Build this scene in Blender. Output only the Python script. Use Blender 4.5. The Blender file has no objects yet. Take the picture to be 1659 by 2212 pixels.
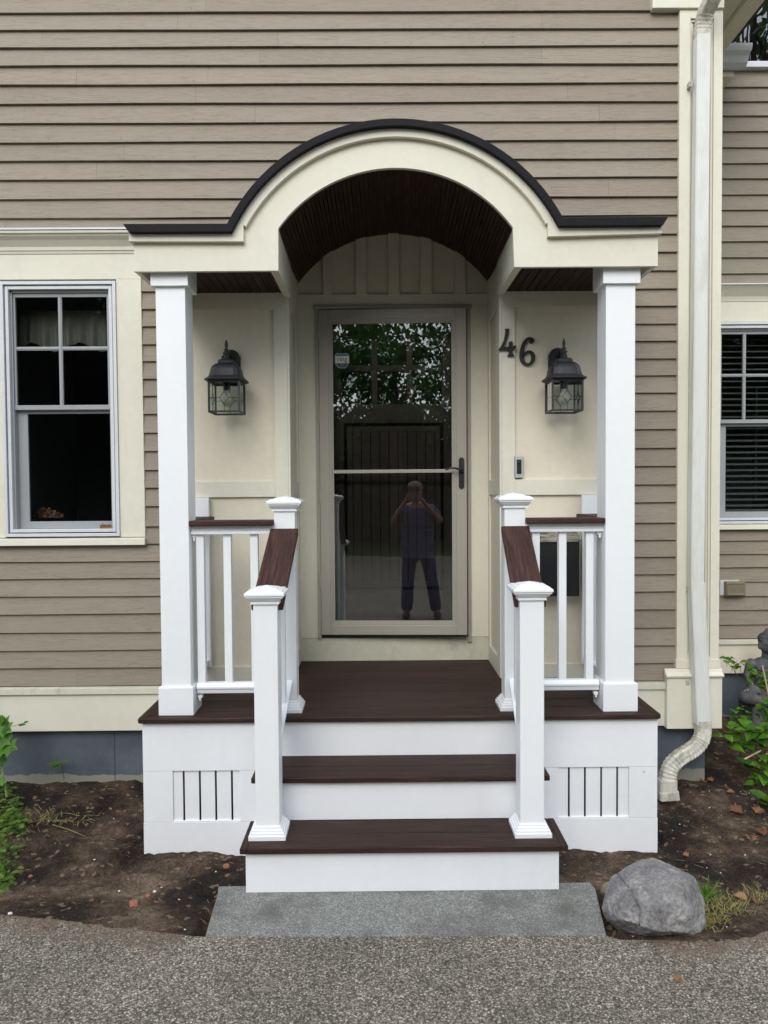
import bpy, bmesh, math, random
from math import sin, cos, pi, radians, sqrt, atan2, hypot
from mathutils import Vector, Matrix, Euler, noise
random.seed(46)
S = bpy.context.scene
# ------------------------------------------------------------------ camera
W0, H0, F0 = 1659.0, 2212.0, 1600.0            # photo measured on this grid
PITCH, YAW, ROLL = radians(1.75), radians(0.34), -0.0072
CAM = Vector((-0.09, -4.21, 1.62))
RM = (Matrix.Rotation(-YAW, 3, 'Z') @ Matrix.Rotation(pi/2 - PITCH, 3, 'X') @ Matrix.Rotation(ROLL, 3, 'Z'))
cd = bpy.data.cameras.new('camera'); cam = bpy.data.objects.new('camera', cd); S.collection.objects.link(cam)
cam.matrix_world = Matrix.Translation(CAM) @ RM.to_4x4()
cd.sensor_fit = 'VERTICAL'; cd.sensor_height = 24.0; cd.lens = 24.0*F0/H0
cd.clip_start = 0.02; cd.clip_end = 2000
S.camera = cam
def ray(x, y): return RM @ Vector(((x-W0/2)/F0, -(y-H0/2)/F0, -1))
def at(x, y, Y):
    d = ray(x, y); t = (Y-CAM.y)/d.y; return CAM + d*t
def atz(x, y, Z):
    d = ray(x, y); t = (Z-CAM.z)/d.z; return CAM + d*t
# ------------------------------------------------------------------ world, sun, exposure
SUN_EL, SUN_AZ = radians(34), radians(194)      # azimuth clockwise from +Y: in front of the facade, a little to the left
w = bpy.data.worlds.new('World'); S.world = w; w.use_nodes = True
N = w.node_tree.nodes; L = w.node_tree.links; N.clear()
out = N.new('ShaderNodeOutputWorld'); bg = N.new('ShaderNodeBackground')
sky = N.new('ShaderNodeTexSky'); sky.sky_type = 'NISHITA'; sky.sun_disc = False
sky.sun_elevation = SUN_EL; sky.sun_rotation = SUN_AZ
tc = N.new('ShaderNodeTexCoord'); mp = N.new('ShaderNodeMapping'); mp.inputs['Scale'].default_value = (1, 1, 2.4)
ns = N.new('ShaderNodeTexNoise'); ns.inputs['Scale'].default_value = 3.0; ns.inputs['Detail'].default_value = 8; ns.inputs['Roughness'].default_value = .6
rp = N.new('ShaderNodeValToRGB'); rp.color_ramp.elements[0].position = .3; rp.color_ramp.elements[0].color = (4.6, 5.0, 5.6, 1)
rp.color_ramp.elements[1].position = .72; rp.color_ramp.elements[1].color = (9.5, 9.7, 10.0, 1)
mx = N.new('ShaderNodeMixRGB'); mx.inputs[0].default_value = .8
L.new(tc.outputs['Generated'], mp.inputs[0]); L.new(mp.outputs[0], ns.inputs['Vector']); L.new(ns.outputs[0], rp.inputs[0])
L.new(sky.outputs[0], mx.inputs[1]); L.new(rp.outputs[0], mx.inputs[2]); L.new(mx.outputs[0], bg.inputs[0])
bg.inputs[1].default_value = .12; L.new(bg.outputs[0], out.inputs[0])
sl = bpy.data.lights.new('sun', 'SUN'); so = bpy.data.objects.new('sun', sl); S.collection.objects.link(so)
sl.energy = 1.15; sl.angle = radians(40); sl.color = (1, .97, .92)
sd = Vector((sin(SUN_AZ)*cos(SUN_EL), cos(SUN_AZ)*cos(SUN_EL), sin(SUN_EL)))
so.rotation_euler = sd.to_track_quat('Z', 'Y').to_euler(); so.location = sd*20
S.view_settings.view_transform = 'Standard'; S.view_settings.look = 'None'
S.view_settings.exposure = 1.0; S.view_settings.gamma = 1
S.cycles.max_bounces = 8; S.cycles.transparent_max_bounces = 12; S.cycles.glossy_bounces = 4
S.cycles.caustics_reflective = False; S.cycles.caustics_refractive = False

# ------------------------------------------------------------------ materials
def srgb(r, g, b):
    f = lambda c: (c/255/12.92) if c <= 10 else ((c/255+.055)/1.055)**2.4
    return (f(r), f(g), f(b))
class NT:
    def __init__(s, name):
        s.m = bpy.data.materials.new(name); s.m.use_nodes = True
        s.n = s.m.node_tree.nodes; s.l = s.m.node_tree.links
        s.p = s.n['Principled BSDF']; s.tc = s.n.new('ShaderNodeTexCoord')
    def co(s, sc=(1, 1, 1), src='Object', rot=(0, 0, 0)):
        m = s.n.new('ShaderNodeMapping'); m.inputs['Scale'].default_value = sc; m.inputs['Rotation'].default_value = rot
        s.l.new(s.tc.outputs[src], m.inputs[0]); return m.outputs[0]
    def noise(s, vec, scale, detail=4, rough=.55, dist=0):
        n = s.n.new('ShaderNodeTexNoise'); n.inputs['Scale'].default_value = scale; n.inputs['Detail'].default_value = detail
        n.inputs['Roughness'].default_value = rough; n.inputs['Distortion'].default_value = dist
        s.l.new(vec, n.inputs['Vector']); return n.outputs[0]
    def voro(s, vec, scale, out='Color', feature='F1'):
        n = s.n.new('ShaderNodeTexVoronoi'); n.inputs['Scale'].default_value = scale; n.feature = feature
        s.l.new(vec, n.inputs['Vector']); return n.outputs[out]
    def ramp(s, fac, stops, interp='LINEAR'):
        r = s.n.new('ShaderNodeValToRGB'); cr = r.color_ramp; cr.interpolation = interp
        while len(cr.elements) < len(stops): cr.elements.new(.5)
        for e, (p, c) in zip(cr.elements, stops):
            e.position = p; e.color = (c, c, c, 1) if isinstance(c, (int, float)) else (*c, 1)
        s.l.new(fac, r.inputs[0]); return r.outputs[0]
    def mix(s, a, b, fac, mode='MIX'):
        m = s.n.new('ShaderNodeMixRGB'); m.blend_type = mode
        for i, v in ((0, fac), (1, a), (2, b)):
            if isinstance(v, (int, float)): m.inputs[i].default_value = v if i == 0 else (v, v, v, 1)
            elif isinstance(v, tuple): m.inputs[i].default_value = (*v, 1)
            else: s.l.new(v, m.inputs[i])
        return m.outputs[0]
    def bump(s, h, dist=.002, strength=.6, prev=None):
        b = s.n.new('ShaderNodeBump'); b.inputs['Distance'].default_value = dist; b.inputs['Strength'].default_value = strength
        s.l.new(h, b.inputs['Height'])
        if prev: s.l.new(prev, b.inputs['Normal'])
        s.l.new(b.outputs[0], s.p.inputs['Normal']); return b.outputs[0]
    def fin(s, col=None, rough=.5, metal=0, spec=None):
        if col is not None:
            if isinstance(col, tuple): s.p.inputs['Base Color'].default_value = (*col, 1)
            else: s.l.new(col, s.p.inputs['Base Color'])
        if isinstance(rough, (int, float)): s.p.inputs['Roughness'].default_value = rough
        else: s.l.new(rough, s.p.inputs['Roughness'])
        s.p.inputs['Metallic'].default_value = metal
        if spec is not None: s.p.inputs['Specular IOR Level'].default_value = spec
        return s.m
def paint(name, c, rough=.5, var=.05, dirt=0, spots=0, dirtc=(.12, .11, .09), spec=.4, bscale=60, bdist=.0006, streak=None):
    t = NT(name); v = t.co()
    n1 = t.noise(v, 2.3, 5); n2 = t.noise(v, 26, 4)
    col = t.mix(c, tuple(x*(1-var*2.2) for x in c), t.ramp(n1, [(.35, 0.), (.7, 1.)]))
    col = t.mix(col, tuple(min(1, x*(1+var)) for x in c), t.ramp(n2, [(.45, 0.), (.75, .8)]))
    if dirt:
        sv = t.co((1, 1, .25)); n3 = t.noise(sv, 9, 8, .7)
        col = t.mix(col, dirtc, t.ramp(n3, [(.56, 0.), (.8, dirt)]))
    if spots:
        dsp = t.voro(v, spots, 'Distance')
        col = t.mix(col, (.42, .43, .44), t.ramp(dsp, [(.022, .8), (.034, 0.)]))
    # faint brush marks along the board
    n4 = t.noise(t.co(streak or (90, 90, 4)), 3, 3)
    h = t.mix(t.noise(v, bscale, 3), n4, .5)
    t.bump(h, bdist, .5)
    return t.fin(col, rough, spec=spec)
def siding_mat():
    t = NT('taupe_clapboard_paint'); v = t.co()
    a = t.n.new('ShaderNodeAttribute'); a.attribute_name = 'tone'
    base = srgb(142, 130, 117)
    col = t.mix(srgb(133, 124, 110), srgb(147, 138, 124), a.outputs['Fac'])
    g = t.noise(t.co((1.6, 1.6, 30)), 4.5, 7, .65, 1.2)
    g2 = t.noise(t.co((3, 3, 110)), 3, 4, .6, .4)
    col = t.mix(col, srgb(108, 96, 84), t.ramp(g, [(.50, 0.), (.70, .62)]))
    col = t.mix(col, srgb(168, 156, 142), t.ramp(g2, [(.52, 0.), (.75, .5)]))
    patch = t.noise(t.co((.8, 1, 5)), 1.4, 3, .5)
    cr = t.noise(t.co((4, 4, 90)), 6, 6, .7, 2.5)
    msk = t.mix(t.ramp(patch, [(.47, 0.), (.58, 1.)]), t.ramp(cr, [(.56, 0.), (.62, 1.)]), 1, 'MULTIPLY')
    col = t.mix(col, srgb(86, 76, 66), t.mix(msk, .75, 1, 'MULTIPLY'))
    b = t.bump(g, .0012, .5); t.bump(g2, .0008, .5, b)
    return t.fin(col, .62, spec=.3)
def wood_mat(name, dark, light, axis, rough=.45, scale=1., tone=True):
    t = NT(name)
    sc = {'x': (2.2, 60, 60), 'y': (60, 2.2, 60), 'r': (60, 2.2, 2.2), 'z': (60, 60, 2.2)}[axis]
    sc2 = {'x': (1.2, 14, 14), 'y': (14, 1.2, 14), 'r': (14, 1.2, 1.2), 'z': (14, 14, 1.2)}[axis]
    g = t.noise(t.co(sc), 1.6*scale, 5, .6, .6); g2 = t.noise(t.co(sc2), 1.8*scale, 4, .6, 1.6)
    mid = tuple((a+b)/2 for a, b in zip(dark, light))
    col = t.mix(dark, light, t.ramp(g, [(.35, 0.), (.68, 1.)]))
    wv = t.ramp(g2, [(.40, 0.), (.47, 1.), (.52, .2), (.56, 1.), (.62, 0.), (.7, .8)])
    col = t.mix(col, tuple(x*.45 for x in dark), t.mix(wv, .55, 1, 'MULTIPLY'))
    if tone:
        a = t.n.new('ShaderNodeAttribute'); a.attribute_name = 'tone'
        col = t.mix(t.mix(col, .72, 1, 'MULTIPLY'), t.mix(col, 1.0, 1, 'MULTIPLY'), a.outputs['Fac'])
    t.bump(g, .0008, .5)
    return t.fin(col, rough+.1, spec=.2)
def glass_mat(name, ior=1.75, tint=(.9, .93, .92), wave=0.):
    t = NT(name); t.n.remove(t.p)
    o = t.n['Material Output']; mxs = t.n.new('ShaderNodeMixShader'); tr = t.n.new('ShaderNodeBsdfTransparent'); gl = t.n.new('ShaderNodeBsdfGlossy')
    fr = t.n.new('ShaderNodeFresnel'); fr.inputs[0].default_value = ior
    tr.inputs[0].default_value = (*tint, 1); gl.inputs['Roughness'].default_value = 0.0
    if wave:
        b = t.n.new('ShaderNodeBump'); b.inputs['Distance'].default_value = wave; b.inputs['Strength'].default_value = 1
        t.l.new(t.noise(t.co(), 5, 1), b.inputs['Height']); t.l.new(b.outputs[0], gl.inputs['Normal'])
    t.l.new(fr.outputs[0], mxs.inputs[0]); t.l.new(tr.outputs[0], mxs.inputs[1]); t.l.new(gl.outputs[0], mxs.inputs[2])
    t.l.new(mxs.outputs[0], o.inputs[0]); return t.m
def leaf_mat(name, c1, c2, transl=.35):
    t = NT(name)
    a = t.n.new('ShaderNodeAttribute'); a.attribute_name = 'tone'
    col = t.mix(c1, c2, a.outputs['Fac'])
    col = t.mix(col, tuple(x*.6 for x in c1), t.ramp(t.noise(t.co(), 30, 3), [(.5, 0.), (.7, .6)]))
    t.fin(col, .45, spec=.35)
    o = t.n['Material Output']; ms = t.n.new('ShaderNodeMixShader'); tl = t.n.new('ShaderNodeBsdfTranslucent')
    t.l.new(col, tl.inputs[0]); ms.inputs[0].default_value = transl
    t.l.new(t.p.outputs[0], ms.inputs[1]); t.l.new(tl.outputs[0], ms.inputs[2]); t.l.new(ms.outputs[0], o.inputs[0])
    return t.m
def stone_mat(name, stops, scale, bump=.004, rough=.85, sp=None):
    t = NT(name); v = t.co()
    n = t.noise(v, scale, 9, .65); col = t.ramp(n, stops)
    n2 = t.noise(v, scale*9, 5, .7)
    col = t.mix(col, tuple(x*.55 for x in stops[0][1]), t.ramp(n2, [(.52, 0.), (.75, .7)]))
    if sp: col = t.mix(col, sp[0], t.ramp(t.noise(v, sp[1], 4, .6), [(sp[2], 0.), (sp[2]+.04, 1.)]))
    b = t.bump(n, bump, .8); t.bump(n2, bump*.3, .8, b)
    return t.fin(col, rough, spec=.25)
CREAM = srgb(215, 212, 196)
M = {}
M['siding'] = siding_mat()
M['cream'] = paint('cream_trim_paint', CREAM, .5, .03, dirt=.10)
M['cream_dirty'] = paint('weathered_cream_paint', srgb(196, 194, 176), .6, .06, dirt=.75, dirtc=(.10, .09, .07))
M['cream_wall'] = paint('cream_panel_paint', srgb(217, 210, 190), .55, .04, dirt=.06)
M['white'] = paint('white_vinyl_paint', srgb(231, 234, 237), .38, .012, dirt=.05, dirtc=(.4, .4, .39), bdist=.0003)
M['white_board'] = paint('white_pvc_board', srgb(233, 235, 238), .42, .015, dirt=.10, spots=4.5, dirtc=(.36, .36, .35), bdist=.0004, streak=(4, 90, 90))
M['deck'] = wood_mat('dark_composite_deck_board', srgb(46, 33, 29), srgb(80, 59, 51), 'x', .5)
M['deck_y'] = wood_mat('dark_composite_border_board', srgb(46, 33, 29), srgb(80, 59, 51), 'y', .5)
M['rail_wood'] = wood_mat('reddish_composite_rail', srgb(54, 37, 33), srgb(86, 61, 53), 'r', .5, tone=False)
M['railx_wood'] = wood_mat('reddish_composite_rail_cross', srgb(52, 34, 31), srgb(78, 52, 47), 'x', .5, tone=False)
M['ceil'] = wood_mat('dark_stained_beadboard', srgb(24, 16, 11), srgb(90, 61, 43), 'y', .45)
M['roof'] = paint('black_roof_membrane', srgb(25, 22, 26), .7, .2, spec=.2)
M['shingle'] = stone_mat('roof_shingles', [(.3, (.05, .05, .05)), (.7, (.12, .12, .12))], 20)
M['silver'] = paint('white_aluminium_window_track', srgb(205, 208, 212), .35, .03, dirt=.12, spec=.6)
M['sash'] = paint('grey_white_sash', srgb(152, 155, 158), .45, .03, dirt=.08)
M['door_taupe'] = paint('taupe_storm_door_paint', srgb(158, 154, 143), .42, .02, spec=.5)
M['door_dark'] = paint('dark_brown_front_door', srgb(142, 124, 121), .5, .08, spec=.4)
M['black'] = paint('black_metal', srgb(26, 27, 29), .42, .1, spec=.5)
M['lamp_black'] = paint('weathered_black_lantern_metal', srgb(48, 49, 54), .5, .15, dirt=.3, dirtc=(.05, .055, .07), spec=.5)
M['near_black'] = paint('blackout', srgb(12, 12, 13), .8, .1)
M['glass'] = glass_mat('storm_door_glass', 2.3, (.92, .94, .93), wave=.0001)
M['glass_inner'] = glass_mat('front_door_glass', 2.6, (.55, .6, .58), wave=.0006)
M['glass_win'] = glass_mat('window_glass', 1.3, (.82, .85, .85), wave=.0003)
M['glass_upper'] = glass_mat('upper_window_glass', 3.0, (.6, .65, .65), wave=.0006)
M['glass_lamp'] = glass_mat('lantern_glass', 1.5, (.88, .92, .9))
M['lead'] = paint('lead_came', srgb(40, 42, 44), .5, .1)
t = NT('downspout_aluminium'); v = t.co()
col = t.mix(srgb(214, 216, 212), srgb(184, 180, 164), t.ramp(t.noise(t.co((3, 3, 1.)), 3, 5, .6), [(.48, 0.), (.8, .6)]))
t.bump(t.noise(v, 30, 3), .0008, .4); M['spout'] = t.fin(col, .38, spec=.5)
t = NT('dirty_elbow_aluminium'); v = t.co()
col = t.mix(srgb(206, 204, 192), srgb(112, 104, 82), t.ramp(t.noise(v, 14, 7, .7), [(.42, 0.), (.7, .85)]))
M['elbow'] = t.fin(col, .4, spec=.5)
M['curtain'] = paint('valance_fabric', srgb(140, 136, 126), .9, .05)
M['room'] = paint('dim_room_wall', (.30, .31, .32), .9, .1)
M['blind'] = paint('blind_slat', srgb(120, 122, 120), .6, .05)
M['bulb'] = paint('frosted_bulb', srgb(176, 176, 166), .3, .01)
# foundation: blue-grey paint with a bare concrete foot
t = NT('blue_grey_foundation_paint'); v = t.co()
n = t.noise(v, 3.1, 7, .6); col = t.mix(srgb(70, 78, 85), srgb(92, 101, 108), t.ramp(n, [(.35, 0.), (.7, 1.)]))
n2 = t.noise(v, 22, 6, .7); col = t.mix(col, srgb(118, 122, 124), t.ramp(n2, [(.66, 0.), (.74, .7)]))
col = t.mix(col, srgb(40, 44, 48), t.ramp(t.voro(v, 30, 'Distance'), [(.05, .7), (.12, 0.)]))
sx = t.n.new('ShaderNodeSeparateXYZ'); t.l.new(t.tc.outputs['Object'], sx.inputs[0])
ma = t.n.new('ShaderNodeMath'); ma.operation = 'MULTIPLY_ADD'; t.l.new(t.noise(t.co((1, 1, 1)), 7, 4), ma.inputs[0]); ma.inputs[1].default_value = -.10
t.l.new(sx.outputs['Z'], ma.inputs[2])
col = t.mix(srgb(132, 130, 120), col, t.ramp(ma.outputs[0], [(.0, 0.), (.002, 1.)]))
ma.inputs[1].default_value = -.09; 
ad = t.n.new('ShaderNodeMath'); ad.operation = 'ADD'; ad.inputs[1].default_value = .062; t.l.new(sx.outputs['Z'], ad.inputs[0]); t.l.new(ad.outputs[0], ma.inputs[2])
t.bump(n2, .003, .6); M['found'] = t.fin(col, .75)
# asphalt with exposed aggregate
t = NT('cracked_grey_stone'); v = t.co()
n = t.noise(v, 9, 9, .7); col = t.ramp(n, [(.3, srgb(96, 94, 95)), (.5, srgb(136, 134, 135)), (.68, srgb(176, 174, 172))])
n2 = t.noise(v, 70, 6, .75); col = t.mix(t.mix(col, .68, 1, 'MULTIPLY'), t.mix(col, 1.15, 1, 'MULTIPLY'), t.ramp(n2, [(.38, 0.), (.62, 1.)]))
nd_ = t.n.new('ShaderNodeMixRGB'); nd_.inputs[0].default_value = .12; t.l.new(v, nd_.inputs[1]); tn_ = t.n.new('ShaderNodeTexNoise'); tn_.inputs['Scale'].default_value = 6; t.l.new(v, tn_.inputs['Vector']); t.l.new(tn_.outputs['Color'], nd_.inputs[2])
ck = t.voro(nd_.outputs[0], 6.5, 'Distance', 'DISTANCE_TO_EDGE')
col = t.mix(col, srgb(150, 144, 128), t.ramp(t.noise(t.co((1, 1, .3)), 7, 5), [(.58, 0.), (.68, .35)]))
b = t.bump(n, .018, 1); t.bump(n2, .004, .9, b); M['rock'] = t.fin(col, .85, spec=.25)
t = NT('aggregate_asphalt'); v = t.co()
c = t.voro(v, 165, 'Color'); d = t.voro(v, 165, 'Distance')
sp = t.n.new('ShaderNodeSeparateColor'); t.l.new(c, sp.inputs[0])
col = t.ramp(sp.outputs[0], [(0., srgb(80, 78, 79)), (.22, srgb(116, 112, 104)), (.5, srgb(142, 136, 122)), (.75, srgb(164, 158, 142)), (.92, srgb(186, 180, 166)), (1., srgb(220, 216, 206))])
col = t.mix(col, srgb(64, 61, 57), t.ramp(d, [(.4, 0.), (.7, .7)]))
f = t.noise(v, 420, 3); col = t.mix(col, t.mix(col, .62, 1, 'MULTIPLY'), t.ramp(f, [(.4, 0.), (.65, 1.)]))
big = t.noise(v, 1.6, 6, .6); col = t.mix(t.mix(col, (.76, .75, .74), 1, 'MULTIPLY'), t.mix(col, (1.05, 1.02, .98), 1, 'MULTIPLY'), t.ramp(big, [(.35, 0.), (.68, 1.)]))
st = t.noise(v, 9, 5, .6); col = t.mix(col, srgb(72, 58, 46), t.ramp(st, [(.68, 0.), (.8, .6)]))
a = t.n.new('ShaderNodeAttribute'); a.attribute_name = 'tone'
dm = t.ramp(t.mix(a.outputs['Fac'], t.noise(v, 14, 7, .7), .5), [(.47, 0.), (.62, .85)])
col = t.mix(col, t.ramp(t.noise(v, 110, 5, .7), [(.35, srgb(70, 58, 48)), (.65, srgb(122, 104, 88))]), dm)
b = t.bump(d, .003, -.5); t.bump(f, .002, .5, b); M['asphalt'] = t.fin(col, .85, spec=.25)
t = NT('speckled_granite'); v = t.co()
c = t.noise(v, 170, 5, .75); col = t.ramp(c, [(.32, srgb(66, 67, 65)), (.46, srgb(104, 105, 102)), (.56, srgb(136, 137, 133)), (.7, srgb(186, 186, 181))])
col = t.mix(col, srgb(78, 76, 71), t.ramp(t.noise(v, 5, 6, .65), [(.48, 0.), (.68, .7)])); col = t.mix(col, srgb(70, 50, 38), t.ramp(t.noise(v, 16, 5, .6), [(.70, 0.), (.78, .7)])); t.bump(c, .0015, .6); M['granite'] = t.fin(col, .7)
t = NT('dark_garden_soil'); v = t.co()
n = t.noise(v, 2.4, 10, .72); col = t.ramp(n, [(.34, srgb(32, 28, 26)), (.46, srgb(52, 44, 39)), (.54, srgb(84, 70, 58)), (.66, srgb(128, 111, 94))])
n2 = t.noise(v, 90, 6, .75); col = t.mix(t.mix(col, .55, 1, 'MULTIPLY'), t.mix(col, 1.5, 1, 'MULTIPLY'), t.ramp(n2, [(.38, 0.), (.66, 1.)]))
c = t.voro(v, 55, 'Color'); sp = t.n.new('ShaderNodeSeparateColor'); t.l.new(c, sp.inputs[0])
col = t.mix(col, srgb(150, 128, 104), t.ramp(sp.outputs[0], [(.93, 0.), (.95, .6)], 'CONSTANT'))
b = t.bump(n2, .012, 1); t.bump(t.noise(v, 22, 5, .7), .02, .7, b); sy = t.n.new('ShaderNodeSeparateXYZ'); t.l.new(t.tc.outputs['Object'], sy.inputs[0])
mm = t.n.new('ShaderNodeMath'); mm.operation = 'MULTIPLY_ADD'; t.l.new(t.noise(v, 5, 6, .65), mm.inputs[0]); mm.inputs[1].default_value = .5; t.l.new(sy.outputs['Y'], mm.inputs[2])
col = t.mix(col, t.ramp(t.noise(v, 120, 5, .7), [(.35, srgb(66, 55, 46)), (.65, srgb(128, 110, 92))]), t.ramp(mm.outputs[0], [(-1.25+1.0, 0.), (.0, 0.)])) if False else col
M['soil'] = t.fin(col, .95, spec=.15)
M['crumb'] = stone_mat('soil_crumbs', [(.3, srgb(40, 34, 30)), (.6, srgb(74, 62, 52)), (.8, srgb(104, 90, 76))], 6, .002)
M['pale_stone'] = stone_mat('pale_pebble', [(.3, srgb(190, 188, 180)), (.7, srgb(232, 230, 224))], 12, .002)
M['brick'] = stone_mat('brick_fragment', [(.3, srgb(128, 80, 62)), (.7, srgb(172, 120, 98))], 30, .002)
M['rock_plain'] = stone_mat('grey_boulder_stone', [(.3, srgb(88, 86, 89)), (.5, srgb(124, 122, 125)), (.66, srgb(156, 154, 154))], 9, .022, sp=(srgb(150, 146, 128), 4, .62))
M['beige_rock'] = stone_mat('beige_stone', [(.3, srgb(110, 100, 84)), (.7, srgb(160, 150, 128))], 22, .006)
M['statue'] = stone_mat('weathered_statue_stone', [(.3, srgb(46, 48, 50)), (.55, srgb(84, 86, 88)), (.75, srgb(120, 120, 118))], 14, .003, sp=(srgb(170, 168, 160), 9, .63))
M['leaf'] = leaf_mat('bright_green_leaf', srgb(44, 84, 22), srgb(104, 150, 40))
M['leaf_left'] = leaf_mat('fresh_green_leaf', srgb(52, 96, 26), srgb(98, 146, 42))
M['weed'] = leaf_mat('weed_green', srgb(56, 92, 30), srgb(112, 136, 58))
M['straw'] = leaf_mat('dry_straw', srgb(112, 104, 66), srgb(150, 140, 92), .1)
M['deadleaf'] = leaf_mat('dead_brown_leaf', srgb(104, 66, 42), srgb(160, 120, 88), .15)
M['twig'] = paint('twig_bark', srgb(84, 64, 50), .8, .15)
M['palewood'] = paint('pale_cut_twig', srgb(190, 174, 150), .8, .1)
M['stem'] = paint('green_stem', srgb(120, 140, 84), .6, .1)
M['crown'] = leaf_mat('tree_foliage', (.03, .08, .02), (.09, .18, .04), .35)
M['hedge'] = leaf_mat('dark_hedge_foliage', (.008, .02, .006), (.02, .04, .012), .15)
M['bark'] = stone_mat('tree_bark', [(.3, (.02, .016, .012)), (.7, (.06, .05, .04))], 9)
M['skin'] = paint('skin', srgb(124, 88, 72), .5, .04)
M['shirt'] = paint('navy_shirt', srgb(58, 62, 92), .9, .05)
M['jeans'] = paint('dark_blue_trousers', srgb(44, 50, 84), .9, .05)
M['cap'] = paint('tan_cap', srgb(120, 110, 96), .9, .05)
M['grey_house'] = paint('far_grey_siding', srgb(88, 90, 92), .8, .05)
M['lawn'] = stone_mat('far_lawn', [(.3, (.02, .04, .01)), (.7, (.05, .08, .02))], 3)
M['silverbell'] = paint('satin_nickel', srgb(176, 182, 188), .3, .02, spec=.7)
M['taupe_plastic'] = paint('taupe_plastic_cover', srgb(120, 112, 92), .4, .06, spec=.5)
M['st_teal'] = paint('sticker_teal', srgb(30, 100, 120), .4); M['st_pale'] = paint('sticker_pale', srgb(190, 196, 180), .4)
M['st_dark'] = paint('sticker_dark', srgb(40, 44, 42), .4); M['st_edge'] = paint('sticker_edge', srgb(140, 175, 190), .4)
M['st_ink'] = paint('sticker_ink', srgb(28, 30, 30), .5); M['st_grey'] = paint('sticker_grey_ink', srgb(120, 126, 128), .5)

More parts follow.
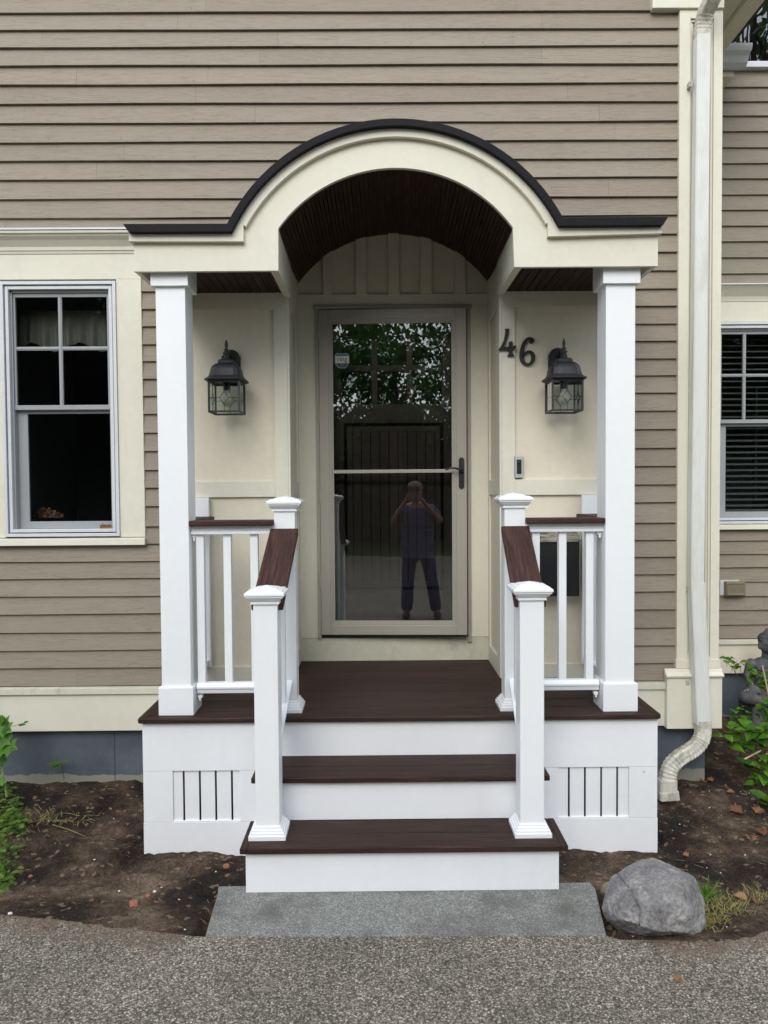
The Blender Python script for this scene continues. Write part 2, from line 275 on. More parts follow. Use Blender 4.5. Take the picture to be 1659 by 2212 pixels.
# ------------------------------------------------------------------ mesh helpers
ORG = {}
class MB:
    def __init__(s): s.v = []; s.f = []; s.t = []; s.tone = .5; s.c = []
    def cut(s): s.c.append((len(s.v), len(s.f)))
    def add(s, v, f, tone=None):
        o = len(s.v); s.v += [tuple(p) for p in v]
        for q in f: s.f.append([o+i for i in q]); s.t.append(s.tone if tone is None else tone)
        return s
    def box(s, x0, x1, y0, y1, z0, z1, tone=None):
        if x0 > x1: x0, x1 = x1, x0
        if y0 > y1: y0, y1 = y1, y0
        if z0 > z1: z0, z1 = z1, z0
        v = [(x, y, z) for z in (z0, z1) for y in (y0, y1) for x in (x0, x1)]
        return s.add(v, [(0, 2, 3, 1), (4, 5, 7, 6), (0, 1, 5, 4), (2, 6, 7, 3), (0, 4, 6, 2), (1, 3, 7, 5)], tone)
    def prism(s, poly, y0, y1, tone=None):      # poly of (x,z), extruded along Y
        n = len(poly); A = sum(poly[i][0]*poly[(i+1) % n][1]-poly[(i+1) % n][0]*poly[i][1] for i in range(n))
        if A < 0: poly = poly[::-1]
        if y0 > y1: y0, y1 = y1, y0
        v = [(x, y0, z) for x, z in poly]+[(x, y1, z) for x, z in poly]
        f = [tuple(range(n)), tuple(range(2*n-1, n-1, -1))]+[((i+1) % n, i, n+i, n+(i+1) % n) for i in range(n)]
        return s.add(v, f, tone)
    def prismx(s, poly, x0, x1, tone=None):     # poly of (y,z), extruded along X
        n = len(poly); A = sum(poly[i][0]*poly[(i+1) % n][1]-poly[(i+1) % n][0]*poly[i][1] for i in range(n))
        if A < 0: poly = poly[::-1]
        if x0 > x1: x0, x1 = x1, x0
        v = [(x1, y, z) for y, z in poly]+[(x0, y, z) for y, z in poly]
        f = [tuple(range(n)), tuple(range(2*n-1, n-1, -1))]+[((i+1) % n, i, n+i, n+(i+1) % n) for i in range(n)]
        return s.add(v, f, tone)
    def rings(s, rings, cap=True, closed=True, tone=None):
        n = len(rings[0]); v = [p for r in rings for p in r]; f = []
        for k in range(len(rings)-1):
            for i in range(n if closed else n-1):
                j = (i+1) % n; f.append((k*n+i, k*n+j, (k+1)*n+j, (k+1)*n+i))
        if cap: f.append(tuple(range(n-1, -1, -1))); f.append(tuple((len(rings)-1)*n+i for i in range(n)))
        return s.add(v, f, tone)
    def tube(s, pts, r, n=8, tone=None):
        pts = [Vector(p) for p in pts]; R = []
        for i, p in enumerate(pts):
            d = (pts[min(i+1, len(pts)-1)]-pts[max(i-1, 0)]).normalized()
            u = d.cross(Vector((0, 0, 1)) if abs(d.z) < .9 else Vector((1, 0, 0))).normalized(); w_ = d.cross(u)
            rr = r[i] if isinstance(r, (list, tuple)) else r
            R.append([p+u*rr*cos(2*pi*k/n)+w_*rr*sin(2*pi*k/n) for k in range(n)])
        return s.rings(R, tone=tone)
    def lathe(s, c, prof, n=16, k=2., tone=None):  # prof (r,z); k superellipse power: 2 circle, big = square
        R = []
        for r, z in prof:
            ring = []
            for i in range(n):
                a = 2*pi*(i+.5)/n; ca, sa = cos(a), sin(a)
                q = (abs(ca)**k+abs(sa)**k)**(-1./k)
                ring.append((c[0]+r*q*ca, c[1]+r*q*sa, c[2]+z))
            R.append(ring)
        return s.rings(R, tone=tone)
    def ball(s, c, r, sub=2, tone=None):
        bm = bmesh.new(); bmesh.ops.create_icosphere(bm, subdivisions=sub, radius=1)
        r = r if isinstance(r, (tuple, list)) else (r, r, r)
        v = [(c[0]+q.co.x*r[0], c[1]+q.co.y*r[1], c[2]+q.co.z*r[2]) for q in bm.verts]; bm.verts.index_update()
        f = [[q.index for q in g.verts] for g in bm.faces]; bm.free(); return s.add(v, f, tone)
    def build(s, name, mat, parent=None, bevel=0, smooth=False, loc=None, seg=2):
        if s.c:                                  # separate pieces, one object each
            ends = s.c+([(len(s.v), len(s.f))] if len(s.v) > s.c[-1][0] else []); a = (0, 0)
            for e in ends:
                m = MB(); m.v = s.v[a[0]:e[0]]; m.f = [[i-a[0] for i in q] for q in s.f[a[1]:e[1]]]; m.t = s.t[a[1]:e[1]]
                o = m.build(name, mat, parent, bevel, smooth, loc, seg); a = e
            return o
        o_ = ORG.get(parent.name, Vector()) if parent else Vector()
        base = Vector(loc) if loc else o_
        me = bpy.data.meshes.new(name)
        me.from_pydata([tuple(Vector(p)-base) for p in s.v], [], s.f)
        at_ = me.attributes.new('tone', 'FLOAT', 'FACE'); at_.data.foreach_set('value', s.t)
        if smooth: me.polygons.foreach_set('use_smooth', [True]*len(me.polygons))
        me.materials.append(mat); me.update()
        ob = bpy.data.objects.new(name, me); S.collection.objects.link(ob)
        if loc: ob.location = base-(o_ if parent else Vector())
        if parent: ob.parent = parent
        ORG[ob.name] = base
        if bevel:
            b = ob.modifiers.new('bevel', 'BEVEL'); b.width = bevel; b.segments = seg; b.limit_method = 'ANGLE'; b.angle_limit = radians(35)
        return ob
def tag(o, label=None, cat=None, group=None, kind=None):
    if label: o['label'] = label
    if cat: o['category'] = cat
    if group: o['group'] = group
    if kind: o['kind'] = kind
    return o
def thing(name, label, cat, loc=(0, 0, 0), group=None):
    o = bpy.data.objects.new(name, None); S.collection.objects.link(o); o.location = loc; o.empty_display_size = .1
    ORG[o.name] = Vector(loc); return tag(o, label, cat, group)
def kids(o): return [c for c in bpy.data.objects if c.parent is o]
def copy_tree(o, parent=None):
    c = o.copy(); S.collection.objects.link(c)
    if parent: c.parent = parent
    for ch in kids(o): copy_tree(ch, c)
    return c
def rnd(a, b): return random.uniform(a, b)
def text_mesh(txt, size, ext):
    cu = bpy.data.curves.new('lettering', 'FONT'); cu.body = txt; cu.size = size; cu.extrude = ext; cu.align_x = 'CENTER'; cu.align_y = 'CENTER'
    ob = bpy.data.objects.new('lettering', cu); S.collection.objects.link(ob)
    dg = bpy.context.evaluated_depsgraph_get(); me = bpy.data.meshes.new_from_object(ob.evaluated_get(dg))
    bpy.data.objects.remove(ob); bpy.data.curves.remove(cu); return me
def put_text(txt, size, ext, mat, parent, loc, rot=(pi/2, 0, 0), name='lettering'):
    me = text_mesh(txt, size, ext); me.materials.clear(); me.materials.append(mat)
    o = bpy.data.objects.new(name, me); S.collection.objects.link(o); o.parent = parent; o.location = loc; o.rotation_euler = rot
    return o

# ================================================================== THE HOUSE
YW = 1.0                                   # face of the set-back wing
house = thing('house', 'taupe clapboard house with cream trim, dark stone-blue foundation and a recessed front door', 'house', (0, 0, 0))
XC0, XC1 = at(1458, 1057, 0).x, at(1549, 1057, 0).x     # corner pilaster
def zat(x, y, Y): return at(x, y, Y).z
def courses(mb, zs, spans, Y, butt=.020, seedt=0):
    """lapped clapboards: zs = butt heights from the top down; spans(z) gives the x runs of one course"""
    rr = random.Random(seedt)
    for i in range(len(zs)-1):
        z1, z0 = zs[i]+.012, zs[i+1]      # top tucked under the board above, butt at z0
        for a, b in spans((z0+zs[i])/2, z0, zs[i]):
            cuts = [a]; x = a+rr.uniform(.3, 2.2)
            while x < b-.3: cuts.append(x); x += rr.uniform(.5, 2.4)
            cuts.append(b); base = rr.uniform(.3, .7)
            for k in range(len(cuts)-1):
                x0, x1 = cuts[k], cuts[k+1]-(.0007 if k < len(cuts)-2 else 0)
                tn = min(1, max(0, base+rr.uniform(-.27, .27))); w0 = rr.uniform(-.0012, .0012)
                n = max(1, int((x1-x0)/.25)); 
                for q in range(n):
                    xa, xb = x0+(x1-x0)*q/n, x0+(x1-x0)*(q+1)/n
                    fa, fb = .0014*sin(xa*3.1+i*2.7), .0014*sin(xb*3.1+i*2.7)
                    yb = Y-butt+w0
                    mb.add([(xa, yb, z0+fa), (xb, yb, z0+fb), (xb, Y-.002, z1), (xa, Y-.002, z1),
                            (xa, Y+.004, z0+fa), (xb, Y+.004, z0+fb)], [(0, 1, 2, 3), (4, 5, 1, 0)], tn)
    # nail heads
    for i in range(len(zs)-1):
        z = zs[i+1]+.018
        for a, b in spans(z+.03, zs[i+1], zs[i]):
            x = math.ceil((a-.1)/.405)*.405+.1
            while x < b:
                if rr.random() < .75:
                    xx = x+rr.uniform(-.012, .012); r = .0035
                    mb.add([(xx+r*cos(q*pi/3), Y-butt+.0008, z+r*sin(q*pi/3)) for q in range(6)], [(0, 1, 2, 3, 4, 5)], 0)
                x += .405
# butt heights read off the photo at the left, carried level across
YL = [31.7, 69.4, 106.6, 145.8, 187, 227.7, 269.8, 311, 351, 391, 433, 473.7, 514]
zl = [at(0, y, 0).z for y in YL]
while zl[0] < 6.2: zl.insert(0, zl[0]+.106)
ym = [552, 592, 631, 668.8, 706.5, 744.5, 781.8, 818.8, 856, 894.7, 935, 975, 1015, 1054, 1092.7, 1136.9, 1174, 1212, 1249, 1287, 1325, 1365, 1403, 1441, 1479]
zlow = [at(310 if y < 1200 else 170, y, 0).z for y in ym]
ZS = [z for z in zl if z > zlow[0]+.04]+zlow
WX0, WX1 = at(0, 900, 0).x, at(312, 900, 0).x        # window casing outside edges
wl = at(0, 606, 0); 
ZH0, ZH1 = at(150, 606, 0).z, at(150, 551, 0).z        # head board
ZCR = at(150, 505, 0).z; ZSILL = at(150, 1160.5, 0).z; ZSILB = at(150, 1177, 0).z
wxl = WX0-.09
def spans_main(zm, z0, z1):
    right = XC0+.003
    rk = 2.30-(zm-4.37)*.95 if zm > 4.43 else 9
    right = min(right, rk)
    a = -4.2
    if right < a+.3: return []
    o = []
    blocks = []
    if ZSILB < zm < ZCR: blocks.append((wxl, WX1 if zm < ZH0 else WX1))
    if .40 < zm < 2.80: blocks.append((-1.24, 1.24))
    if 2.8 <= zm < 3.2: blocks.append((-.62, .62) if zm < 3.08 else (-.45, .45))
    x = a
    for b0, b1 in sorted(blocks):
        if b0 > x: o.append((x, min(b0, right)))
        x = max(x, b1)
    if x < right: o.append((x, right))
    return o
mb = MB(); courses(mb, ZS, spans_main, 0, seedt=3); mb.build('clapboard_siding', M['siding'], house)
# sheathing behind the boards, with openings left for the window and the recess
ZSKT = at(150, 1577, 0).z
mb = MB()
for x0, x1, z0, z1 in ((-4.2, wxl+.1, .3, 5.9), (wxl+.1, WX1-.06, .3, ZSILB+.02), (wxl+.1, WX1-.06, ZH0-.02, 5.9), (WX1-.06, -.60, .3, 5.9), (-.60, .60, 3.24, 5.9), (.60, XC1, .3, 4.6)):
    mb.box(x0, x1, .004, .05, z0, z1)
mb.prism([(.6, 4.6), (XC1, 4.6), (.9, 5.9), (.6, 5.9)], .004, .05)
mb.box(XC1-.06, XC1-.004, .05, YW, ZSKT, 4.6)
mb.build('wall_sheathing', M['near_black'], house)
# skirt board and drip cap
ZDC1, ZDC0, ZSK = at(150, 1480, 0).z, at(150, 1497, 0).z, at(150, 1577, 0).z
mb = MB()
mb.prismx([(.0, ZDC1), (-.032, ZDC1-.012), (-.036, ZDC0), (-.02, ZDC0), (0, ZDC0)], -4.2, -1.1); mb.cut()
mb.prismx([(.0, ZDC1), (-.032, ZDC1-.012), (-.036, ZDC0), (-.02, ZDC0), (0, ZDC0)], 1.1, XC0-.02)
mb.build('drip_cap', M['cream_dirty'], house, .002)
mb = MB(); mb.box(-4.2, -1.1, -.02, .02, ZSK, ZDC0-.001); mb.cut(); mb.box(1.1, XC0-.02, -.02, .02, ZSK, ZDC0-.001); mb.build('skirt_board', M['cream'], house, .002)
mb = MB(); mb.box(-4.2, at(1522, 1650, .03).x, .03, YW+.2, -.6, ZSK+.03); mb.build('foundation', M['found'], house)
fj = at(248, 1640, .03).x; mb = MB(); mb.box(fj-.0015, fj+.0015, .0285, .04, -.3, ZSK); mb.build('foundation_joint', paint('blue_grey_joint_paint', srgb(54, 60, 65), .8), house)  # vertical joint drawn as a thin dark blue-grey strip
# corner pilaster
ZP1, ZP2, ZP3 = at(1500, 1573, -.05).z, at(1500, 1462, -.05).z, at(1500, 1425, -.05).z
xpl0, xpl1 = at(1441, 1520, -.06).x, at(1560, 1520, -.06).x
xi0, xi1 = at(1488, 600, -.03).x, at(1538, 600, -.03).x
zit, zib = at(1500, 41, -.03).z, at(1500, 1418, -.03).z
mb = MB()
mb.box(xpl0, xpl1, -.06, .05, ZP1, ZP2)
mb.prismx([(-.03, ZP2), (-.072, ZP2), (-.076, ZP2+.012), (-.06, ZP2+.022), (-.05, ZP2+.026), (-.047, ZP2+.04), (-.04, ZP2+.045), (-.03, ZP2+.045)], xpl0-.008, xpl1+.006)
mb.box(XC0-.006, XC1+.006, -.044, .05, ZP2+.045, ZP3)
mb.build('pilaster_base', M['cream'], house, .0025)
mb = MB()
mb.box(XC0, xi0, -.036, .04, ZP3, 4.62); mb.box(xi1, XC1, -.036, .04, ZP3, 4.62)
mb.box(xi0, xi1, -.036, .04, zit, 4.62); mb.box(xi0, xi1, -.036, .04, ZP3, zib)
mb.box(xi0, xi1, .002, .04, zib, zit)
for a, b in ((.0, -.024), (.012, -.018)):
    mb.box(xi0+a, xi0+a+.011, b, 0, zib, zit); mb.box(xi1-a-.011, xi1-a, b, 0, zib, zit)
mb.box(xi0, xi1, -.026, 0, zit-.014, zit); mb.box(xi0, xi1, -.026, 0, zib, zib+.016)
mb.box(XC1-.004, XC1, .04, YW, ZP1, 4.5)
mb.build('corner_pilaster', M['cream'], house, .0015)
# eave return board, rake, eaves and roof
zr0 = at(1430, 17, -.05).z; xr0 = at(1410, 10, -.05).x
mb = MB(); mb.box(xr0, XC1+.001, -.05, .03, zr0, 4.72); mb.box(xr0-.03, XC1+.30, -.16, .0, 4.72, 4.84)
mb.build('eave_return', M['cream'], house, .003)
mb = MB()   # rake board up the gable
mb.prism([(2.30, 4.78), (2.30, 4.60), (-1.6, 8.75), (-1.6, 8.93)], -.24, -.20); mb.prism([(2.24, 4.74), (2.24, 4.70), (-1.6, 8.80), (-1.6, 8.84)], -.20, .05)
mb.build('rake_board', M['cream'], house)
xe_in, xe_out = XC1+.002, 2.15
mb = MB(); mb.box(xe_in, 2.05, -.18, YW+.2, 4.45, 4.47); mb.box(2.05, 2.15, -.18, YW-.01, 4.42, 4.60)
mb.build('eave_soffit', M['cream'], house, .003)
mb = MB(); mb.prismx([(.0, 0)]*3, 0, 0) if False else None
g0, g1 = at(1566, 129, .60), at(1626, 92, .60)
gp = [(.0, 0), (.03, .0), (.06, .02), (.075, .06), (.11, .075), (.12, .10), (.12, .12), (0, .12)]
mb.prismx([(.72-y, g0.z+z*(g1.z-g0.z)/.12) for y, z in gp], 1.95, g1.x)
mb.build('gutter', M['silver'], house, .002)
mb = MB(); mb.box(2.0, 2.26, .73, YW-.01, at(1580, 160, .7).z, g0.z-.002); mb.build('eave_soffit', M['cream_wall'], house, .002)
mb = MB(); mb.prism([(2.36, 4.72), (2.36, 4.66), (-1.6, 8.92), (-5.6, 4.66), (-5.6, 4.72), (-1.6, 9.02)], -.30, 6.0); mb.build('roof', M['shingle'], house)
mb = MB(); mb.prism([(-4.2, 5.85), (.95, 5.85), (-1.6, 8.6)], .0, .05); mb.box(-4.24, -4.2, -.02, 6, -.3, 6.1); mb.box(-4.2, XC1, 5.9, 6, -.3, 6); mb.build('gable_wall', M['siding'], house)

# ---- left window
def window(x0, x1, ztop, zbot, Y, rows, curtain=False, name='window'):
    """storm tracks, upper sash with 2x2 lights, lower sash; rows = z list"""
    zmr1, zmr0, zmun, xg0, xg1, xmun = rows
    mb = MB(); b = .018
    for o_, y0 in ((0, -.032), (.024, -.022)):
        a, c, d, e = x0+o_, x1-o_, zbot+o_, ztop-o_
        mb.box(a, a+b, y0, .05, d, e); mb.box(c-b, c, y0, .05, d, e); mb.box(a+b, c-b, y0, .05, e-b, e); mb.box(a+b, c-b, y0, .05, d, d+b)
    fr = mb.build(name, M['silver'], house, .0015)
    a, c, d, e = x0+.043, x1-.043, zbot+.043, ztop-.043
    mb = MB(); mb.box(a, a+.01, -.0, .06, d, e); mb.box(c-.01, c, .0, .06, d, e); mb.box(a, c, .0, .06, e-.012, e)
    mb.build('jamb_liner', M['sash'], fr)
    # upper sash
    mb = MB(); y0, y1 = .012, .035
    mb.box(a+.01, xg0, y0, y1, zmr0, e-.012); mb.box(xg1, c-.01, y0, y1, zmr0, e-.012); mb.box(xg0, xg1, y0, y1, e-.035, e-.012); mb.box(a+.01, c-.01, y0-.004, y1, zmr0, zmr1)
    mb.box(xmun-.0105, xmun+.0105, y0+.001, y1-.004, zmr1, e-.035); mb.box(xg0, xg1, y0+.003, y1-.006, zmun-.0105, zmun+.0105)
    mb.box(xmun-.005, xmun+.005, y0-.002, y0+.004, zmr1, e-.035); mb.box(xg0, xg1, y0, y0+.006, zmun-.005, zmun+.005)
    mb.build('upper_sash', M['sash'], fr, .0015)
    # lower sash a step behind
    y0, y1 = .038, .062; lx0, lx1 = xg0+.045, c-.01; lb = d+.04
    mb = MB(); mb.box(a+.01, lx0, y0, y1, d, zmr0+.02); mb.box(lx1-.012, lx1, y0, y1, d, zmr0+.02); mb.box(lx0, lx1-.012, y0, y1, d, lb); mb.box(lx0, lx1-.012, y0, y1, zmr0-.02, zmr0+.02)
    mb.build('lower_sash', M['sash'], fr, .0015)
    mb = MB(); mb.box(xg0, xg1, .023, .026, zmr1, e-.03); mb.build('glass_pane', M['glass_win'], fr)
    mb = MB(); mb.box(lx0, lx1-.01, .049, .052, lb, zmr0); mb.build('glass_pane', M['glass_win'], fr)
    for y_ in (0,):
        for o_ in kids(fr)+[fr]: o_.location.y += Y if o_ is fr else 0
    # room behind
    mb = MB(); rx0, rx1, rz0, rz1, ry = x0-.5, x1+.5, zbot-.5, ztop+.3, 2.2
    for q in ([(rx0, ry, rz0), (rx1, ry, rz0), (rx1, ry, rz1), (rx0, ry, rz1)], [(rx0, .07, rz0), (rx0, ry, rz0), (rx0, ry, rz1), (rx0, .07, rz1)],
              [(rx1, .07, rz0), (rx1, ry, rz0), (rx1, ry, rz1), (rx1, .07, rz1)], [(rx0, .07, rz0), (rx1, .07, rz0), (rx1, ry, rz0), (rx0, ry, rz0)],
              [(rx0, .07, rz1), (rx1, .07, rz1), (rx1, ry, rz1), (rx0, ry, rz1)]):
        mb.add([(p[0], p[1]+Y, p[2]) for p in q], [(0, 1, 2, 3)])
    mb.box(rx0, x0, Y+.066, Y+.07, rz0, rz1); mb.box(x1, rx1, Y+.066, Y+.07, rz0, rz1); mb.box(x0, x1, Y+.066, Y+.07, rz0, zbot); mb.box(x0, x1, Y+.066, Y+.07, ztop, rz1)
    mb.build('room_interior', M['room'], house)
    return fr
wx0, wx1 = at(5, 900, -.03).x, at(254, 900, -.03).x
wzt, wzb = at(150, 607, -.03).z, at(150, 1159, -.03).z
win = window(wx0, wx1, wzt, wzb, 0, (at(150, 875, .01).z, at(150, 885, .01).z, at(150, 753, .02).z, at(37, 800, .02).x, at(234, 800, .02).x, at(133, 800, .02).x))
mb = MB()   # casings, head, sill
mb.box(wx1+.001, WX1, -.022, .02, ZSILL, ZH0); mb.cut(); mb.box(wxl, wx0-.001, -.022, .02, ZSILL, ZH0); mb.cut(); mb.box(wxl, WX1, -.020, .02, ZH0+.001, ZH1)
mb.build('window_casing', M['cream'], house, .002)
mb = MB(); x_ = WX1-.01
hc = ZCR-ZH1
mb.prismx([(.0, ZH1), (-.024, ZH1), (-.027, ZH1+.12*hc), (-.032, ZH1+.14*hc), (-.034, ZH1+.3*hc), (-.055, ZH1+.55*hc), (-.075, ZH1+.70*hc), (-.078, ZH1+.78*hc), (-.088, ZH1+.80*hc), (-.09, ZCR-.012), (0, ZCR-.008)], wxl, x_)
mb.build('crown_moulding', M['cream'], house)
mb = MB(); mb.box(wxl, x_, -.094, 0, ZCR-.0075, ZCR+.002); mb.build('drip_flashing', M['silver'], house)
mb = MB(); mb.prismx([(.0, ZSILL), (-.045, ZSILL-.008), (-.048, ZSILB), (0, ZSILB)], wxl-.01, WX1+.004); mb.build('window_sill', M['cream'], house, .002)
# valance behind the upper sash, dried flowers on the inside sill, dead leaves in the track
c0, c1 = at(40, 650, .2), at(232, 650, .2); R_ = []
for k in range(3):
    pass
mb = MB(); nx, nz = 90, 14
xa, xb = c0.x-.12, c1.x+.2; zt = at(130, 690, .2).z; za = at(130, 610, .2).z
for i in range(nx):
    for j in range(nz):
        u0, u1 = i/nx, (i+1)/nx
        def P(u, j):
            sw = .5+.5*sin(u*pi*6+.5); drop = .17+.05*sw
            z = za-(za-zt)*.85-drop*(j/nz); 
            return (xa+(xb-xa)*u, .2+.018*sin(u*75)*(j/nz)**.7+.02*sw*(j/nz), z)
        mb.add([P(u0, j), P(u1, j), P(u1, j+1), P(u0, j+1)], [(0, 1, 2, 3)])
mb.box(xa, xb, .19, .21, za-(za-zt)*.85, za-(za-zt)*.85+.02)
val = mb.build('window_valance', M['curtain'], None, smooth=True, loc=(0, .2, 2)); tag(val, 'scalloped cream valance hanging inside the left window', 'valance')
fl = MB(); rr = random.Random(5); fc = at(95, 1110, .16)
for k in range(170):
    a, b = rr.uniform(0, 2*pi), rr.uniform(0, 1)**.5; p = (fc.x+.1*b*cos(a), .17+.04*rr.random(), fc.z-.02+.055*(1-b*b)*rr.random())
    r = .009; th = rr.uniform(0, 3)
    fl.add([(p[0]+r*cos(th+q*pi/2), p[1]+r*.4*sin(th*2+q), p[2]+r*sin(th+q*pi/2)) for q in range(4)], [(0, 1, 2, 3)], rr.random())
fb = fl.build('dried_flower_bunch', M['deadleaf'], None, loc=(fc.x, .17, fc.z-.05)); tag(fb, 'bunch of dried brown flowers lying inside the bottom left corner of the left window', 'dried flowers')

# ---- porch back walls, recess and door wall
RX0, RX1, YD = -.591, .591, .455
ZD = .540
zc = at(820, 633, 0).z            # porch ceiling at the wall
PT = .018                         # trim thickness
def panel_wall(mb, mw, x0, x1, zs, xin0, xin1, Y, axis='y', sgn=1):
    pass
pw, tw = MB(), MB()
def bay(x0, x1, xi0, xi1, z1, z2, z3, z4, zb):
    # field panel set back, stiles and rails proud
    pw.box(x0, x1, .0, .01, ZD-.3, zc+.1)
    for a, b in ((x0, xi0), (xi1, x1)):
        tw.box(a, b, -PT, 0, ZD, zc+.1)
    tw.box(xi0, xi1, -PT+.0005, 0, z1, zc+.1); tw.box(xi0, xi1, -PT+.0005, 0, z3, z2); tw.box(xi0, xi1, -PT+.0005, 0, ZD-.002, zb)
zA, zB, zC = at(500, 670, 0).z, at(500, 1039.6, 0).z, at(500, 1074, 0).z; zBt = at(520, 1439, 0).z
bay(-1.25, RX0-.0125, at(392, 900, 0).x, at(594, 900, 0).x, zA, zB, zC, 0, zBt)
bay(RX1+.0125, 1.25, at(1111.5, 900, 0).x, at(1300, 900, 0).x, at(1200, 664.6, 0).z, at(1200, 1035, 0).z, at(1200, 1069, 0).z, 0, at(1200, 1432, 0).z)
# recess side walls with two sunk panels each
for sx, X in ((1, RX0), (-1, RX1)):
    # sx = +1: wall on the left, its face looks to +X
    f0, f1 = (X-.06, X-.012) if sx > 0 else (X+.012, X+.06)
    pw.box(f0, f1, -.0, YD+.05, ZD-.3, 3.0)
    g0_, g1_ = (X-.012, X) if sx > 0 else (X, X+.012)
    for a, b in ((-PT, .10), (YD-.07, YD)): tw.box(g0_, g1_, a, b, ZD-.002, 3.0)
    for a, b in ((zA+.02, 3.0), (zC, zB), (ZD-.002, ZD+.10)): tw.box(g0_, g1_, .1, YD-.07, a, b)
# door wall: jamb boards, header, sill board
dx0, dx1 = at(684, 1000, YD).x, at(1016, 1000, YD).x; dzt, dzb = at(850, 662, YD).z, at(850, 1376, YD).z
tw.box(RX0-.01, dx0, YD-.015, YD+.02, dzb, zat(820, 660, YD)); tw.box(dx1, RX1+.01, YD-.015, YD+.02, dzb, zat(820, 660, YD))
zh0, zh1 = zat(820, 660, YD), zat(820, 637, YD)
tw.box(RX0-.01, RX1+.01, YD-.018, YD+.02, zh0, zh1)
tw.build('porch_wall_trim', M['cream'], house, .0018)
pw.box(RX0-.05, RX1+.05, YD, YD+.02, zh1, 3.4)
pw.box(RX0-.05, dx0, YD+.002, YD+.02, .3, zh1); pw.box(dx1, RX1+.05, YD+.002, YD+.02, .3, zh1); pw.box(dx0, dx1, YD+.002, YD+.02, dzt, zh1)
pw.build('porch_wall_panel', M['cream_wall'], house, .001)
mb = MB(); mb.box(RX0-.01, RX1+.01, YD-.012, YD+.02, ZD-.05, dzb-.001); mb.build('door_sill_board', M['cream_dirty'], house, .002)
mb = MB()
for a, b in ((698, 718.5), (768.5, 791), (839, 862), (907.5, 932), (982, 1004)):
    mb.box(at(a, 580, YD).x, at(b, 580, YD).x, YD-.024, YD+.001, zh1+.0005, 3.4); mb.cut()
mb.build('arch_batten', M['cream_wall'], house, .0015)
# caulk/dark sill scratches belong to the dirty paint

# ---- front door (behind) and storm door
YI = YD+.13
mb = MB(); ix0, ix1 = at(712, 1000, YI).x, at(985, 1000, YI).x
iz1, iz0 = at(850, 690, YI).z, at(850, 1350, YI).z
def zi(y): return at(850, y*.3844+630.9, YI).z
def xi(x): return at(x*.3844+630.9, 1000, YI).x
gx = [xi(285), xi(450), xi(483), xi(648), xi(680), xi(845)]; gz = [zi(250), zi(410), zi(443), zi(630)]
mb.box(ix0-.05, ix1+.05, YI+.02, YI+.045, iz0-.1, gz[3]-.001)
fd = MB()
fd.box(ix0-.05, gx[0], YI, YI+.045, gz[3], iz1+.05); fd.box(gx[5], ix1+.05, YI, YI+.045, gz[3], iz1+.05); fd.box(gx[0], gx[5], YI, YI+.045, gz[0], iz1+.05)
fd.box(gx[1], gx[2], YI, YI+.045, gz[3], gz[0]); fd.box(gx[3], gx[4], YI, YI+.045, gz[3], gz[0])
for a, b in ((gx[0], gx[1]), (gx[2], gx[3]), (gx[4], gx[5])): fd.box(a, b, YI+.001, YI+.045, gz[2], gz[1])
px0, px1, pz1, pz0 = xi(292), xi(852), zi(735), zi(1675)
fd.box(ix0-.05, px0, YI, YI+.02, iz0-.1, gz[3]); fd.box(px1, ix1+.05, YI, YI+.02, iz0-.1, gz[3]); fd.box(px0, px1, YI, YI+.02, pz1, gz[3]); fd.box(px0, px1, YI, YI+.02, iz0-.1, pz0)
gs = [xi(v) for v in (342, 390, 442, 494, 545, 597, 649, 700, 752, 803)]
ed = [px0+.03]+gs+[px1-.03]; qz1, qz0 = zi(785), zi(1625)
for a, b in zip(ed[1:-2], ed[2:-1]): fd.box(a+.002, b-.002, YI+.006, YI+.02, qz0, qz1)
fd.box(px0+.02, ed[1]-.002, YI+.012, YI+.02, pz0+.02, pz1-.02); fd.box(ed[-2]+.002, px1-.02, YI+.012, YI+.02, pz0+.02, pz1-.02)
fd.box(ed[1], ed[-2], YI+.012, YI+.02, qz1+.002, pz1-.02); fd.box(ed[1], ed[-2], YI+.012, YI+.02, pz0+.02, qz0-.002)
door = fd.build('front_door', M['door_dark'], house, .003)
mb.build('door_core', M['near_black'], door)
mb = MB(); mb.box(gx[0]-.01, gx[5]+.01, YI+.03, YI+.034, gz[3]-.01, gz[0]+.01); mb.build('glass_pane', M['glass_inner'], door)
mb = MB(); mb.box(ix0-.1, ix1+.1, YI+.0, YI+.5, iz0-.15, iz0-.1); mb.box(ix0-.2, ix1+.2, YI+.9, YI+.92, iz0-.1, iz1+.3); mb.box(ix0-.12, ix0-.1, YD+.02, YI+.92, iz0-.1, iz1+.2); mb.box(ix1+.1, ix1+.12, YD+.02, YI+.92, iz0-.1, iz1+.2); mb.box(ix0-.1, ix1+.1, YD+.02, YI+.92, iz1+.1, iz1+.12)
mb.build('hall_interior', M['room'], house)
mb = MB()
yf = YD-.03
mb.box(dx0, dx0+.022, yf, YD+.02, dzb, dzt); mb.box(dx1-.022, dx1, yf, YD+.02, dzb-.03, dzt); mb.box(dx0-.008, dx1+.008, yf-.008, YD+.02, dzt-.022, dzt)
mb.build('storm_door_frame', M['door_taupe'], house, .0015)
